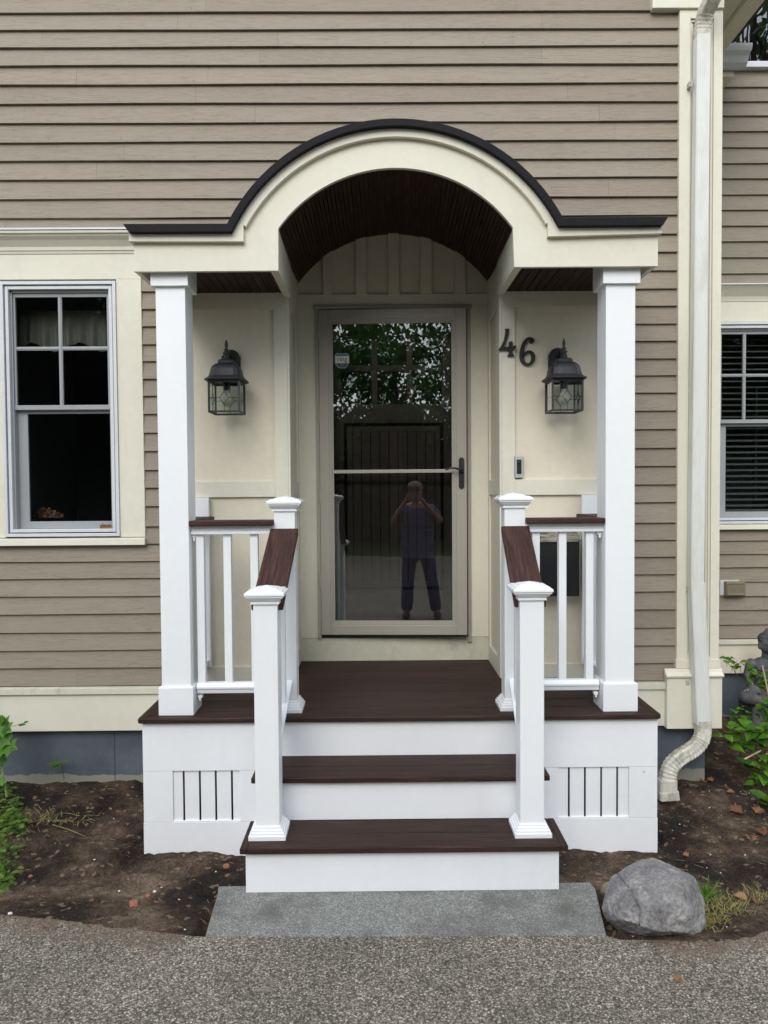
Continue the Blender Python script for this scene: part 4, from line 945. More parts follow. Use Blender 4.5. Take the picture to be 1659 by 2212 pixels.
for side, x0, x1, bxs in ((-1, -1.005, -.602, (433.5, 492, 550)), (1, .617, .995, (1158, 1215.5, 1274))):
    root = thing('porch_railing', ('short front porch railing with brown cap between the left column and the upper newel post' if side < 0 else 'short front porch railing with brown cap in front of the black mailbox'), 'railing', ((x0+x1)/2, RY, ZD), 'white railings round the porch')
    mb = MB(); mb.box(x0, x1, RY-.068, RY+.068, ZR-.025, ZR); mb.build('cap_rail', M['railx_wood'], root, .005)
    mb = MB(); mb.box(x0, x1, RY-.030, RY+.030, ZR-.052, ZR-.0255); mb.box(x0, x1, RY-.036, RY+.036, ZR-.067, ZR-.052); mb.build('top_rail', M['white'], root, .003)
    prf = [(-.019, ZB-.034), (-.024, ZB-.012), (-.030, ZB-.010), (-.031, ZB), (-.019, ZB+.018), (.019, ZB+.018), (.031, ZB), (.030, ZB-.010), (.024, ZB-.012), (.019, ZB-.034)]
    mb = MB(); mb.prismx([(RY+a, z) for a, z in prf], x0+.017, x1-.017); mb.build('bottom_rail', M['white'], root, .0015)
    for px in bxs:
        c = at(px, 1300, RY-.018).x; mb = MB(); mb.box(c-BW/2, c+BW/2, RY-BW/2, RY+BW/2, ZB-.001, ZR-.066); mb.build('baluster', M['white'], root, .002)
    cxk = x0+.014 if side < 0 else x1-.014
    mb = MB(); mb.box(cxk-.013, cxk+.013, RY-.02, RY+.012, ZR-.082, ZR-.068); mb.box(cxk-.005, cxk+.005, RY-.022, RY-.015, ZR-.098, ZR-.068); mb.build('rail_bracket', M['white'], root, .002)
    mb = MB(); cq = cxk+(.017 if side < 0 else -.017); mb.box(cq-.01, cq+.01, RY-.02, RY+.012, ZB-.058, ZB-.043); mb.box(cq-.004, cq+.004, RY-.022, RY-.015, ZB-.07, ZB-.043); mb.build('rail_bracket', M['white'], root, .002)
    # side railing back to the wall
    cx = -1.086 if side < 0 else 1.085
    root = thing('porch_railing', ('side porch railing running from the left column back to the wall under the left lantern' if side < 0 else 'side porch railing running from the right column back to the wall beside the mailbox'), 'railing', (cx, -.3, ZD), 'white railings round the porch')
    y0, y1 = CY+.071, -PT-.026
    mb = MB(); mb.box(cx-.068, cx+.068, y0, y1, ZR-.025, ZR); mb.build('cap_rail', M['rail_wood'], root, .005)
    mb = MB(); mb.box(cx-.030, cx+.030, y0, y1, ZR-.052, ZR-.0255); mb.box(cx-.036, cx+.036, y0, y1, ZR-.067, ZR-.052); mb.build('top_rail', M['white'], root, .003)
    mb = MB(); mb.box(cx-.024, cx+.024, y0, y1, ZB-.012, ZB); mb.box(cx-.019, cx+.019, y0, y1, ZB-.042, ZB-.012); mb.build('bottom_rail', M['white'], root, .003)
    for k in range(3):
        yy = y0+(y1-y0)*(k+1)/4; mb = MB(); mb.box(cx-BW/2, cx+BW/2, yy-BW/2, yy+BW/2, ZB-.001, ZR-.066); mb.build('baluster', M['white'], root, .002)
    wbx0, wbx1 = (-1.15, at(450.5, 1100, -PT-.025).x) if side < 0 else (at(1257.7, 1100, -PT-.025).x, 1.15)
    mb = MB(); mb.box(wbx0, wbx1, -PT-.025, -PT, .62, at(433, 1075, -PT).z if side < 0 else at(1280, 1069, -PT).z); mb.build('wall_block', M['white'], root, .002)

# ================================================================== THINGS ON THE WALLS
def lantern(name, cx, px_bulb, label, sgn):
    """cx: centre of the lantern body; backplate behind it on the wall"""
    yw = 0.0; yc = -.165
    top = at(px_bulb[0], px_bulb[1], yc).z; bot = at(px_bulb[0], px_bulb[2], yc-.06).z; brim = at(px_bulb[0], px_bulb[3], yc-.09).z
    root = thing(name, label, 'lantern', (cx, -.001, brim), 'matching wall lanterns')
    mb = MB(); h = .078; cy = yc
    # bell roof: rounded-square lathe
    capz = brim
    prof = [(.106, -.004), (.112, 0), (.110, .004), (.096, .012), (.088, .022), (.083, .040), (.079, .060), (.072, .075), (.060, .086), (.046, .092), (.044, .094), (.044, .105), (.038, .112), (.026, .116)]
    mb.lathe((cx, cy, capz), prof, 28, 4.5); mb.build('lantern_roof', M['lamp_black'], root, smooth=False, bevel=.001)
    mb = MB(); prof = [(.026, .116), (.016, .122), (.020, .128), (.020, .134), (.012, .140), (.011, .150), (.016, .158), (.021, .166), (.014, .171), (.010, .178), (.015, .184), (.010, .190), (.006, .196), (.009, .206), (.0095, .216), (.006, .232), (.001, .246)]
    k = (top-capz)/.246
    mb.lathe((cx, cy, capz), [(r, z*k) for r, z in prof], 16); mb.build('finial', M['lamp_black'], root, smooth=True)
    zb = bot+.004; zt2 = capz-.004
    mb = MB(); wt, wb = .080, .076
    for s, t_ in ((-1, -1), (1, -1), (1, 1), (-1, 1)):
        mb.box(cx+s*wt-.005, cx+s*wt+.005, cy+t_*wt-.005, cy+t_*wt+.005, zb, zt2)
    for s in (-1, 1):
        mb.box(cx-wt, cx+wt, cy+s*wt-.006, cy+s*wt+.006, zb, zb+.010); mb.box(cx+s*wt-.006, cx+s*wt+.006, cy-wt, cy+wt, zb, zb+.010)
        mb.box(cx-wt, cx+wt, cy+s*wt-.005, cy+s*wt+.005, zt2-.012, zt2); mb.box(cx+s*wt-.005, cx+s*wt+.005, cy-wt, cy+wt, zt2-.012, zt2)
    mb.build('cage_frame', M['lamp_black'], root, .001)
    mb = MB(); mb.box(cx-.09, cx+.09, cy-.09, cy+.09, zt2-.001, zt2+.006); mb.tube([(cx, cy, zt2), (cx, cy, zt2-.045)], .019, 14); mb.build('lamp_socket', M['black'], root)
    gm = MB(); lm = MB(); zc2 = (zb+zt2)/2-.008; r = .0016
    for ax in range(4):
        def Q(u, z, o_=0):
            d_ = wt-.002-o_
            return [(cx+u, cy-d_, z), (cx+d_, cy+u, z), (cx+u, cy+d_, z), (cx-d_, cy+u, z)][ax]
        gm.add([Q(-wt+.005, zb+.01), Q(wt-.005, zb+.01), Q(wt-.005, zt2-.012), Q(-wt+.005, zt2-.012)], [(0, 1, 2, 3)])
        dm = [(0, zc2+.034), (.024, zc2), (0, zc2-.034), (-.024, zc2)]
        for i in range(4): lm.tube([Q(*dm[i], .001), Q(*dm[(i+1) % 4], .001)], r, 6)
        lm.tube([Q(0, zc2+.034, .001), Q(0, zt2-.01, .001)], r, 6); lm.tube([Q(0, zc2-.034, .001), Q(0, zb+.01, .001)], r, 6)
        lm.tube([Q(.024, zc2, .001), Q(wt-.004, zc2, .001)], r, 6); lm.tube([Q(-.024, zc2, .001), Q(-wt+.004, zc2, .001)], r, 6)
    gm.build('glass_pane', M['glass_lamp'], root); lm.build('leaded_diamond', M['lead'], root)
    mb = MB(); mb.lathe((cx, cy, zt2-.045), [(.013, 0), (.014, -.012), (.020, -.026), (.029, -.044), (.031, -.058), (.027, -.074), (.014, -.086), (.001, -.089)], 18); mb.build('bulb', M['bulb'], root, smooth=True)
    # wall plate with arched top and clipped corners, curved arm
    bx = at(499 if sgn > 0 else 1205, 790, -.014).x; z0 = at(499 if sgn > 0 else 1205, 812 if sgn > 0 else 808, -.014).z; hh = .085; w_ = .053
    pl = [(bx-w_+.012, z0), (bx+w_-.012, z0), (bx+w_, z0+.014), (bx+w_, z0+hh+.02)]
    for i in range(1, 12): a = pi*i/12; pl.append((bx+w_*.86*cos(a), z0+hh+.024+.038*sin(a)))
    pl += [(bx-w_, z0+hh+.02), (bx-w_, z0+.014)]
    mb = MB(); mb.prism(pl, -.014, -.0005)
    pl2 = [(bx+(x-bx)*.78, z0+.08+(z-z0-.08)*.84) for x, z in pl]; mb.prism(pl2, -.026, -.013)
    for q in (-1, 1): mb.ball((bx+q*.048, -.016, z0+.055), .005, 1)
    mb.build('wall_plate', M['black'], root, .003)
    mb = MB(); pts = []
    for i in range(11):
        t_ = i/10; pts.append((bx+(cx-bx)*t_, -.024+(cy+.024)*t_, z0+.09+.045*sin(pi*t_)*.9+(capz+.120-z0-.09)*t_))
    mb.tube(pts, .0095, 10); mb.build('lantern_arm', M['black'], root, smooth=True)
    return root
lantern('wall_lantern', at(490, 830, -.165).x, (490, 733, 893, 818), 'black wall lantern with clear diamond-leaded glass, on the panel nearer the left window', 1)
lantern('wall_lantern', at(1218, 830, -.165).x, (1218, 730, 890, 815), 'black wall lantern with clear diamond-leaded glass, on the panel beside the number 46', -1)
# house numbers
def z4(x, y, Y=-.02): 
    p = at(x*.2315+1042.3, y*.2315+631, Y); return (p.x, p.z)
four = [(208, 347), (245, 345), (243, 378), (232, 420), (216, 468), (200, 500), (190, 514), (233, 516), (242, 502), (243, 472), (253, 464), (275, 463), (279, 482), (278, 510), (298, 500), (308, 502), (313, 519), (300, 536), (280, 545), (275, 562), (278, 578), (290, 586), (293, 601), (232, 603), (231, 590), (242, 578), (241, 546), (165, 545), (151, 549), (147, 538), (160, 520), (182, 486), (198, 446), (207, 400), (212, 375)]
mb = MB(); mb.prism([z4(*p) for p in four], -.036, -.0185)
n4 = mb.build('house_number', M['black'], None, .0018, loc=(*z4(230, 480)[:1], -.018, z4(230, 480)[1])); tag(n4, 'black metal numeral 4, higher one of the house number', 'house number', 'house number 46')
cl = [(463, 468, 12), (468, 455, 13), (458, 442, 13), (435, 436, 12), (410, 446, 14), (390, 472, 16), (374, 512, 18), (364, 560, 19), (361, 605, 19), (367, 640, 18), (384, 664, 15), (408, 677, 11), (432, 676, 11), (455, 660, 15), (468, 632, 18), (470, 600, 18), (460, 573, 15), (440, 558, 10), (418, 558, 9), (398, 570, 10), (382, 592, 10), (374, 610, 8)]
mb = MB(); Lp, Rp = [], []
for i, (x, y, w_) in enumerate(cl):
    a, b = cl[max(i-1, 0)], cl[min(i+1, len(cl)-1)]; dx, dy = b[0]-a[0], b[1]-a[1]; l_ = hypot(dx, dy); nx_, ny_ = -dy/l_, dx/l_
    Lp.append((x+nx_*w_, y+ny_*w_)); Rp.append((x-nx_*w_, y-ny_*w_))
v = []
for l_, r_ in zip(Lp, Rp):
    a, b = z4(*l_, -.003), z4(*r_, -.003); v += [(a[0], -.019, a[1]), (b[0], -.019, b[1]), (b[0], -.001, b[1]), (a[0], -.001, a[1])]
f = []
for i in range(len(cl)-1):
    for q in range(4): f.append((4*i+q, 4*i+(q+1) % 4, 4*i+4+(q+1) % 4, 4*i+4+q))
f += [(3, 2, 1, 0), tuple(4*(len(cl)-1)+q for q in range(4))]
mb.add(v, f)
c_ = z4(456, 470, -.003); mb.prism([(c_[0]+.0082*cos(a*pi/8), c_[1]+.0082*sin(a*pi/8)) for a in range(16)], -.0195, -.001)
c6 = z4(415, 560, -.003); n6 = mb.build('house_number', M['black'], None, loc=(c6[0], -.001, c6[1])); tag(n6, 'black metal numeral 6, lower one of the house number', 'house number', 'house number 46')
# doorbell
dbx0, dbx1, dbz1, dbz0 = at(1111.5, 1000, -.02).x, at(1129, 1000, -.02).x, at(1120, 986, -.02).z, at(1120, 1032, -.02).z
root = thing('video_doorbell', 'slim silver video doorbell with black face below the house number', 'doorbell', ((dbx0+dbx1)/2, -.001, dbz0))
mb = MB(); mb.box(dbx0-.0, dbx1+.003, -.022, -.0005, dbz0, dbz1-.001); mb.build('backplate', M['black'], root, .001)
mb = MB(); mb.box(dbx0+.002, dbx1+.0005, -.030, -.0225, dbz0, dbz1); mb.build('faceplate', M['silverbell'], root, .002)
mb = MB(); fx = (dbx0+dbx1)/2+.001; mb.box(fx-.0135, fx+.0135, -.0315, -.0302, dbz0+.021, dbz1-.018); mb.build('black_face', M['black'], root, .0003)
mb = MB(); mb.lathe((0, 0, 0), [(.009, 0), (.009, .001), (.006, .0014), (.003, .0022), (.0005, .0025)], 20)
mb.v = [(fx+p[0], -.0316-p[2], dbz1-.034+p[1]) for p in mb.v]; mb.build('camera_lens', M['black'], root, smooth=True)
mb = MB(); mb.lathe((0, 0, 0), [(.0095, 0), (.0095, .0008), (.008, .0008), (.0078, .0002), (.0005, .0004)], 24)
mb.v = [(fx+p[0], -.0316-p[2], dbz0+.044+p[1]) for p in mb.v]; mb.build('push_button', M['lead'], root)
put_text('ring', .0105, .0002, M['st_grey'], root, Vector((fx, -.0303, dbz0+.011))-Vector(ORG[root.name]))
# mailbox
mx0, mx1 = at(1157, 1200, -.13).x, at(1252, 1200, -.13).x; mz0 = at(1200, 1288.5, -.13).z; mzl = at(1200, 1166, -.13).z
root = thing('mailbox', 'black wall-mounted mailbox with a dusty sloping lid behind the right porch railing', 'mailbox', ((mx0+mx1)/2, -PT, mz0))
mb = MB(); mb.box(mx0, mx1, -.13, -.001, mz0, mzl); mb.build('box_body', M['black'], root, .004)
mb = MB(); mb.box(mx0-.004, mx1+.004, -.135, -.001, mz0-.003, mz0+.006) if False else None
z_b = mzl+.055
t = NT('dusty_black_lid'); v_ = t.co(); col = t.mix(srgb(40, 41, 43), srgb(150, 146, 134), t.ramp(t.noise(t.co((3, 9, 9)), 4, 7, .7), [(.36, 0.), (.6, 1.)])); M['lid'] = t.fin(col, .5)
mb = MB(); mb.prismx([(-.142, mzl+.003), (-.142, mzl-.012), (-.136, mzl-.012), (-.136, mzl), (-.001, z_b-.006), (-.001, z_b)], mx0-.008, mx1+.008); mb.build('lid', M['lid'], root, .002)
# downspout
root = thing('downspout', 'cream aluminium downspout running down the corner pilaster to a ribbed elbow', 'downspout', (at(1500, 1690, -.1).x, -.1, -.06))
YS = -.075
def sec(c, ux_, w_, d_, off=0.):
    """fluted rectangular section around c; ux_ local x, facing -Y by default"""
    pass
def spout(pts, wx=.062, wy=.045, nfl=6, ribs=None):
    R = []
    for i, p in enumerate(pts):
        p = Vector(p); a = Vector(pts[max(i-1, 0)]); b = Vector(pts[min(i+1, len(pts)-1)]); d_ = (b-a).normalized()
        side = Vector((1, 0, 0)); side = (side-d_*side.dot(d_)).normalized() if abs(d_.x) < .95 else Vector((0, 0, 1))
        fr_ = side.cross(d_).normalized()
        if fr_.y > 0: fr_ = -fr_
        s_ = 1+(ribs[i] if ribs else 0)
        hx, hy = wx/2*s_, wy/2*s_
        pr_ = [(-hx, -hy), (-hx, hy)]
        pts2 = []
        c = .006
        # front side with shallow flutes
        ring = [(-hx, hy-c), (-hx+c, hy)]
        n = nfl
        for k in range(n):
            x0 = -hx+c+(2*hx-2*c)*(k+.2)/n; x1 = -hx+c+(2*hx-2*c)*(k+.5)/n; x2 = -hx+c+(2*hx-2*c)*(k+.8)/n
            ring += [(x0, hy), (x1, hy-.0022), (x2, hy)]
        ring += [(hx-c, hy), (hx, hy-c), (hx, -hy), (-hx, -hy)]
        R.append([p+side*x+fr_*y for x, y in ring])
    return R
ptop = at(1518, 60, YS)
p1, p2, p3 = at(1503, 1262, YS), at(1517, 1554, -.095), None
xt0 = at(1517, 75, YS)
mb = MB(); mb.rings(spout([(xt0.x, YS, xt0.z), (at(1503, 1262, YS).x, YS, at(1503, 1262, YS).z)], .076, .056)); 
mb.build('pipe', M['spout'], root)
mb = MB(); q1, q2 = at(1504, 1258, YS-.002), at(1517, 1562, -.10)
mb.rings(spout([tuple(q1), tuple(q2)], .080, .060)); mb.build('pipe', M['spout'], root)
# top offset elbow to the gutter: forward, up and to the right
pts = [(xt0.x, YS, xt0.z-.02)]; rb = [0]
e1 = at(1530, 0, -.19)
n = 22
for i in range(1, n+1):
    t_ = i/n; s_ = t_*t_*(3-2*t_)
    if t_ < .45: u = t_/.45; pts.append((xt0.x+.006*u*u, YS-.03*u*u, xt0.z+.10*u)); rb.append(.035 if i % 2 else -.02)
    else: u = (t_-.45)/.55; pts.append((xt0.x+.006+.09*u, YS-.03-.26*u, xt0.z+.10+.24*u)); rb.append(0)
mb = MB(); mb.rings(spout(pts, .076, .055, ribs=rb)); mb.build('offset_elbow', M['elbow'], root, smooth=False)
# bottom S elbow
path = [(1518, 1556, -.102), (1519, 1580, -.105), (1517, 1594, -.11), (1509, 1608, -.118), (1498, 1618, -.128), (1487, 1625, -.138), (1474, 1632, -.15), (1462, 1641, -.162), (1451, 1652, -.174), (1445, 1665, -.184), (1442, 1680, -.19), (1441, 1695, -.192)]
dense = []
for i in range(len(path)-1):
    for k in range(4):
        u = k/4; a, b = path[i], path[i+1]; dense.append(tuple(a[j]+(b[j]-a[j])*u for j in range(3)))
dense.append(path[-1]); wp = [at(*p) for p in dense]; 
for _ in range(6): wp = [wp[0]]+[(wp[i-1]+wp[i]*2+wp[i+1])/4 for i in range(1, len(wp)-1)]+[wp[-1]]
rb = [0 if (i < 8 or 23 <= i <= 27 or i > 42) else (.05 if i % 2 else -.03) for i in range(len(wp))]
def spout_s(pts, wx, wy, ribs):
    R = []
    for i, p in enumerate(pts):
        a, b = pts[max(i-1, 0)], pts[min(i+1, len(pts)-1)]; d_ = (b-a).normalized(); fr_ = Vector((0, -1, 0)); fr_ = (fr_-d_*fr_.dot(d_)).normalized(); side = d_.cross(fr_).normalized()
        s_ = 1+ribs[i]; hx, hy = wx/2*s_, wy/2*s_; c = .010
        ring = [(-hx, hy-c), (-hx+c, hy), (-hx*.3, hy-.002), (0, hy), (hx*.3, hy-.002), (hx-c, hy), (hx, hy-c), (hx, -hy+c), (hx-c, -hy), (-hx+c, -hy), (-hx, -hy+c)]
        R.append([p+side*x+fr_*y for x, y in ring])
    return R
mb = MB(); mb.rings(spout_s(wp, .080, .062, rb)); mb.build('ribbed_elbow', M['elbow'], root)
pe = wp[-1]
mb = MB(); mb.rings(spout_s([pe+Vector((0, 0, .03)), pe+Vector((0, 0, -.03)), pe+Vector((.002, 0, -.031)), pe+Vector((.004, 0, -.075))], .094, .07, [0, 0, .10, .16])); mb.build('ground_adapter', M['elbow'], root)
mb = MB()
for (x, y) in ((1486, 1272), (1482, 1471), (1488, 185)):
    p = at(x, y, -.05); mb.box(p.x-.006, p.x+.012, -.07, -.03, p.z-.014, p.z+.014); mb.ball((p.x, -.072, p.z), .004, 1); mb.cut()
mb.build('strap', M['elbow'], root, .001)
# outlet cover on the wing
ox0, ox1 = at(1567, 1270, YW-.05).x, at(1610, 1270, YW-.05).x; oz1, oz0 = at(1590, 1256, YW-.05).z, at(1590, 1288, YW-.05).z
root = thing('outlet_cover', 'taupe weatherproof outlet cover on the clapboards right of the downspout', 'outlet cover', ((ox0+ox1)/2, YW-.015, oz0))
mb = MB(); mb.box(ox0-.024, ox1-.03, YW-.024, YW-.008, oz0+.006, oz1+.006); mb.build('mounting_plate', M['silver'], root, .001)
mb = MB(); mb.rings([[(cx_, y_, cz_) for cx_, cz_ in ((ox0+i_, oz0+i_), (ox1-i_, oz0+i_), (ox1-i_, oz1-i_), (ox0+i_, oz1-i_))] for y_, i_ in ((YW-.024, 0), (YW-.055, .001), (YW-.066, .010), (YW-.062, .022))]); mb.build('cover', M['taupe_plastic'], root, .004)

# ================================================================== GROUND
bnd_px = [(-260, 1962), (-120, 1969), (0, 1976), (60, 1981), (110, 1986), (180, 1992), (248, 1999), (330, 2012), (441, 2024), (1310, 2022), (1345, 2030), (1512, 2032), (1600, 2023), (1659, 2012), (1800, 2000), (1960, 1996)]
G = -.056          # driveway level
bnd = [atz(x, y, G) for x, y in bnd_px]
bnd = [(p.x, p.y) for p in bnd]
def bnd_y(x):
    if x <= bnd[0][0]: return bnd[0][1]
    for a, b in zip(bnd, bnd[1:]):
        if x <= b[0]: return a[1]+(b[1]-a[1])*(x-a[0])/(b[0]-a[0])
    return bnd[-1][1]
mb = MB(); xs = [-60, -20, -6]+[-4+.05*i for i in range(180)]+[6, 20, 60]
v = []; ds = [0, .02, .04, .06, .08, .11, .14, .18, .22, .27, .33, .4, None]; nd = len(ds)
for x in xs:
    y0 = bnd_y(x)+.012*noise.noise(Vector((x*9, 0, 3))) if -4 < x < 5 else bnd_y(x)
    v += [(x, y0-d_, G) if d_ is not None else (x, -13.6, G-.02) for d_ in ds]
for i in range(len(xs)-1):
    for k in range(nd-1): mb.add([v[i*nd+k], v[i*nd+k+1], v[(i+1)*nd+k+1], v[(i+1)*nd+k]], [(0, 1, 2, 3)], (max(0, 1-(ds[k]/.30))*.62+.08) if not -.85 < xs[i] < .90 else .12)
tag(mb.build('asphalt_driveway', M['asphalt'], None), kind='structure')
mb = MB(); mb.add([(-400, -500, -.35), (400, -500, -.35), (400, 400, -.35), (-400, 400, -.35)], [(0, 1, 2, 3)]); tag(mb.build('ground', M['lawn'], None), kind='structure')
mb = MB(); mb.add([(-60, -13.4, G-.03), (60, -13.4, G-.03), (60, -80, .4), (-60, -80, .4)], [(3, 2, 1, 0)]); tag(mb.build('lawn', M['lawn'], None), kind='structure')
# granite slab
GS = G+.003
sp_ = [atz(471, 1927, GS), atz(443, 2022, GS), atz(1310, 2019, GS), atz(1286, 1919, GS)]
spoly = [(sp_[0].x-.01, -1.12), (sp_[0].x, sp_[0].y), (sp_[1].x, sp_[1].y), (sp_[2].x, sp_[2].y), (sp_[3].x, sp_[3].y), (sp_[3].x-.01, -1.12)]
mb = MB(); pad(mb, spoly, G-.10, GS); tag(mb.build('stone_slab', M['granite'], None, .004, loc=(0, -1.3, G-.1)), 'long grey speckled granite slab lying at the foot of the bottom step', 'stone slab')
# soil bed
def soil_h(x, y): return G+soil_rel(x, y)
def soil_rel(x, y):
    by = bnd_y(x); d = y-by
    h = -.055+.022*noise.noise(Vector((x*1.3, y*1.3, 0)))
    h += .022*noise.noise(Vector((x*5, y*5, 4)))+.012*noise.noise(Vector((x*14, y*14, 8)))+.007*noise.noise(Vector((x*40, y*40, 2)))
    if x < -1.25: h += .065*min(1, max(0, (y+.9)/.8))*min(1, (-1.25-x)/.4)
    if x > 1.6: h += .085*min(1, max(0, (y+.3)/1.0))
    if abs(x) < 1.3 and y > -.9: h -= .02
    e = max(0, min(1, d/.10)); edge = .003+.012*noise.noise(Vector((x*6, y*6, 1)))+.008*noise.noise(Vector((x*30, y*30, 1)))
    if d < 0: edge -= (-d)*.5+.001
    if abs(x) < .80 and y < -1.0: return min(h, -.04)
    e2 = min(1, max(0, d/.35))
    return edge*(1-e2)+h*e2
mb = MB(); st_ = .022; gx_ = [-4.4+st_*i for i in range(int(8.9/st_))]; 
ys_ = [-1.62+st_*i for i in range(int(2.7/st_))]
v = [(x, y, soil_h(x, y)) for y in ys_ for x in gx_]; nx_ = len(gx_)
mb.add(v, [(j*nx_+i, j*nx_+i+1, (j+1)*nx_+i+1, (j+1)*nx_+i) for j in range(len(ys_)-1) for i in range(nx_-1)])
tag(mb.build('soil_bed', M['soil'], None, smooth=True), kind='structure')
# scattered crumbs and chips
def scatter(name, mat, n, rmin, rmax, label, region, flat=.6, seed=1, sub=1):
    rr = random.Random(seed); mb = MB(); k = 0
    while k < n:
        x, y = region(rr)
        if y < bnd_y(x)+.0 or (abs(x) < .8 and y < -1.1) or (abs(x) < 1.2 and y > -.7 and y < 0) or (abs(x) < .66 and y > -1.25): continue
        r = rmin+(rmax-rmin)*rr.random()**3; z = soil_h(x, y)
        a = rr.uniform(0, 6.28); e = rr.uniform(.5, 1.0); n_ = rr.randint(4, 6)
        ring = [(x+r*cos(a+q*2*pi/n_)*rr.uniform(.7, 1.2), y+r*e*sin(a+q*2*pi/n_)*rr.uniform(.7, 1.2), z+r*.1*rr.random()) for q in range(n_)]
        top = [(x+(p[0]-x)*.6, y+(p[1]-y)*.6, z+r*flat*rr.uniform(.6, 1.1)) for p in ring]
        mb.rings([ring, top], tone=rr.random()); k += 1
    o = mb.build(name, mat, None); tag(o, label, name.replace('_', ' '), kind='stuff'); return o
bed = lambda rr: (rr.uniform(-2.6, 2.9), rr.uniform(-1.6, .9 if rr.random() < .3 else 0))
scatter('soil_crumbs', M['crumb'], 14000, .001, .006, 'loose crumbs of dark soil across the garden bed', bed, seed=2)
scatter('pale_chips', M['pale_stone'], 260, .0015, .006, 'tiny pale stone chips scattered over the soil', bed, seed=4)
mulch = MB(); rr = random.Random(17)
for k in range(1500):
    x, y = bed(rr)
    if y < bnd_y(x)-.03 or (abs(x) < .8) or (abs(x) < 1.2 and -.7 < y < 0): continue
    a = rr.uniform(0, pi); l_ = rr.uniform(.004, .022); w_ = rr.uniform(.0006, .0016); z = soil_h(x, y)+.003
    dx, dy = cos(a)*l_, sin(a)*l_
    mulch.add([(x-dx-dy/l_*w_, y-dy+dx/l_*w_, z), (x-dx+dy/l_*w_, y-dy-dx/l_*w_, z+.002), (x+dx+dy/l_*w_, y+dy-dx/l_*w_, z+rr.uniform(.0, .008)), (x+dx-dy/l_*w_, y+dy+dx/l_*w_, z+.004)], [(0, 1, 2, 3)], rr.random())
M['litter'] = leaf_mat('soil_litter', srgb(58, 45, 37), srgb(110, 92, 72), .05)
tag(mulch.build('plant_litter', M['litter'], None), 'thin brown litter of stems and needles strewn on the soil', 'plant litter', kind='stuff')
grit = MB()
for k in range(420):
    x = rr.uniform(-2.3, 2.4); y = bnd_y(x)-abs(rr.gauss(0, .09)); r = rr.uniform(.001, .004)
    if -.80 < x < .85 and y > -1.53: continue
    grit.rings([[(x+r*cos(q*1.57+.3), y+r*sin(q*1.57+.3), G) for q in range(4)], [(x+r*.5*cos(q*1.57), y+r*.5*sin(q*1.57), G+r*.7) for q in range(4)]])
tag(grit.build('loose_grit', M['crumb'], None), 'loose grit spilled from the bed onto the asphalt edge', 'grit', kind='stuff')
def on_soil(px, py):
    p = atz(px, py, G-.04)
    for _ in range(3): p = atz(px, py, soil_h(p.x, p.y))
    return p
def lump(name, mat, px, py, r, label, cat, group, seed):
    rr = random.Random(seed); p = on_soil(px, py); mb = MB(); mb.ball((0, 0, 0), 1, 2)
    q = []
    for v_ in mb.v:
        d_ = Vector(v_); k = 1+.35*noise.noise(d_*1.6+Vector((seed, 0, 0))); 
        q.append((p.x+d_.x*r[0]*k, p.y+d_.y*r[1]*k, p.z+r[2]*.3+max(-.8, min(.8, d_.z*1.2))*r[2]*k))
    mb.v = q; o = mb.build(name, mat, None, loc=(p.x, p.y, p.z)); tag(o, label, cat, group); return o
lump('brick_fragment', M['brick'], 288, 1956, (.020, .016, .018), 'orange brick chunk with pale side, largest on the left soil bed', 'brick fragment', 'brick fragments', 1)
lump('brick_fragment', M['brick'], 319, 1936, (.011, .009, .008), 'small orange brick chip just above the largest brick chunk', 'brick fragment', 'brick fragments', 2)
lump('brick_fragment', M['brick'], 489, 1872, (.017, .012, .010), 'flat brown brick piece beside the bottom step', 'brick fragment', 'brick fragments', 3)
lump('brick_fragment', M['brick'], 66, 1894, (.010, .008, .007), 'small pinkish brick chip near the left weeds', 'brick fragment', 'brick fragments', 4)
lump('pebble', M['pale_stone'], 334, 1927, (.007, .006, .006), 'round pale pebble beside the small brick chip', 'pebble', 'pebbles', 5)
lump('pebble', M['pale_stone'], 22, 1974, (.010, .007, .005), 'white pebble on the soil edge at the far left', 'pebble', 'pebbles', 6)
lump('pebble', M['crumb'], 268, 1978, (.016, .011, .009), 'flat grey pebble at the asphalt edge below the brick chunk', 'pebble', 'pebbles', 7)
lump('pebble', M['crumb'], 208, 1978, (.017, .010, .009), 'flat brown pebble at the asphalt edge', 'pebble', 'pebbles', 8)
lump('pebble', M['pale_stone'], 473, 1985, (.006, .005, .004), 'tiny white pebble left of the granite slab', 'pebble', 'pebbles', 9)
# boulder from its outline, with real depth
rout = [(495, 1215), (500, 1165), (545, 1110), (600, 1078), (700, 1018), (800, 984), (880, 942), (960, 935), (1060, 965), (1140, 998), (1158, 1060), (1208, 1150), (1218, 1250), (1210, 1370), (1180, 1418), (1060, 1440), (850, 1420), (700, 1372), (600, 1330), (520, 1300)]
YB = -1.40
def rk(x, y, Y): return at(x*.3056+1152, y*.3056+1591, Y)
rout = [(495, 1215), (505, 1165), (548, 1112), (600, 1080), (700, 1022), (800, 986), (860, 950), (900, 938), (960, 935), (1062, 966), (1140, 998), (1160, 1062), (1208, 1150), (1218, 1250), (1212, 1370), (1178, 1418), (1060, 1440), (850, 1422), (700, 1374), (600, 1332), (520, 1300)]
front = [(690, 1080, -1.47), (620, 1180, -1.50), (610, 1290, -1.51), (860, 1010, -1.475), (1000, 1010, -1.47), (1050, 1090, -1.505), (1085, 1250, -1.53), (1070, 1390, -1.535), (880, 1200, -1.535), (870, 1370, -1.545), (740, 1330, -1.535), (1000, 1160, -1.53)]
pts3 = [rk(x, y, YB) for x, y in rout]+[rk(x, y, Y) for x, y, Y in front]
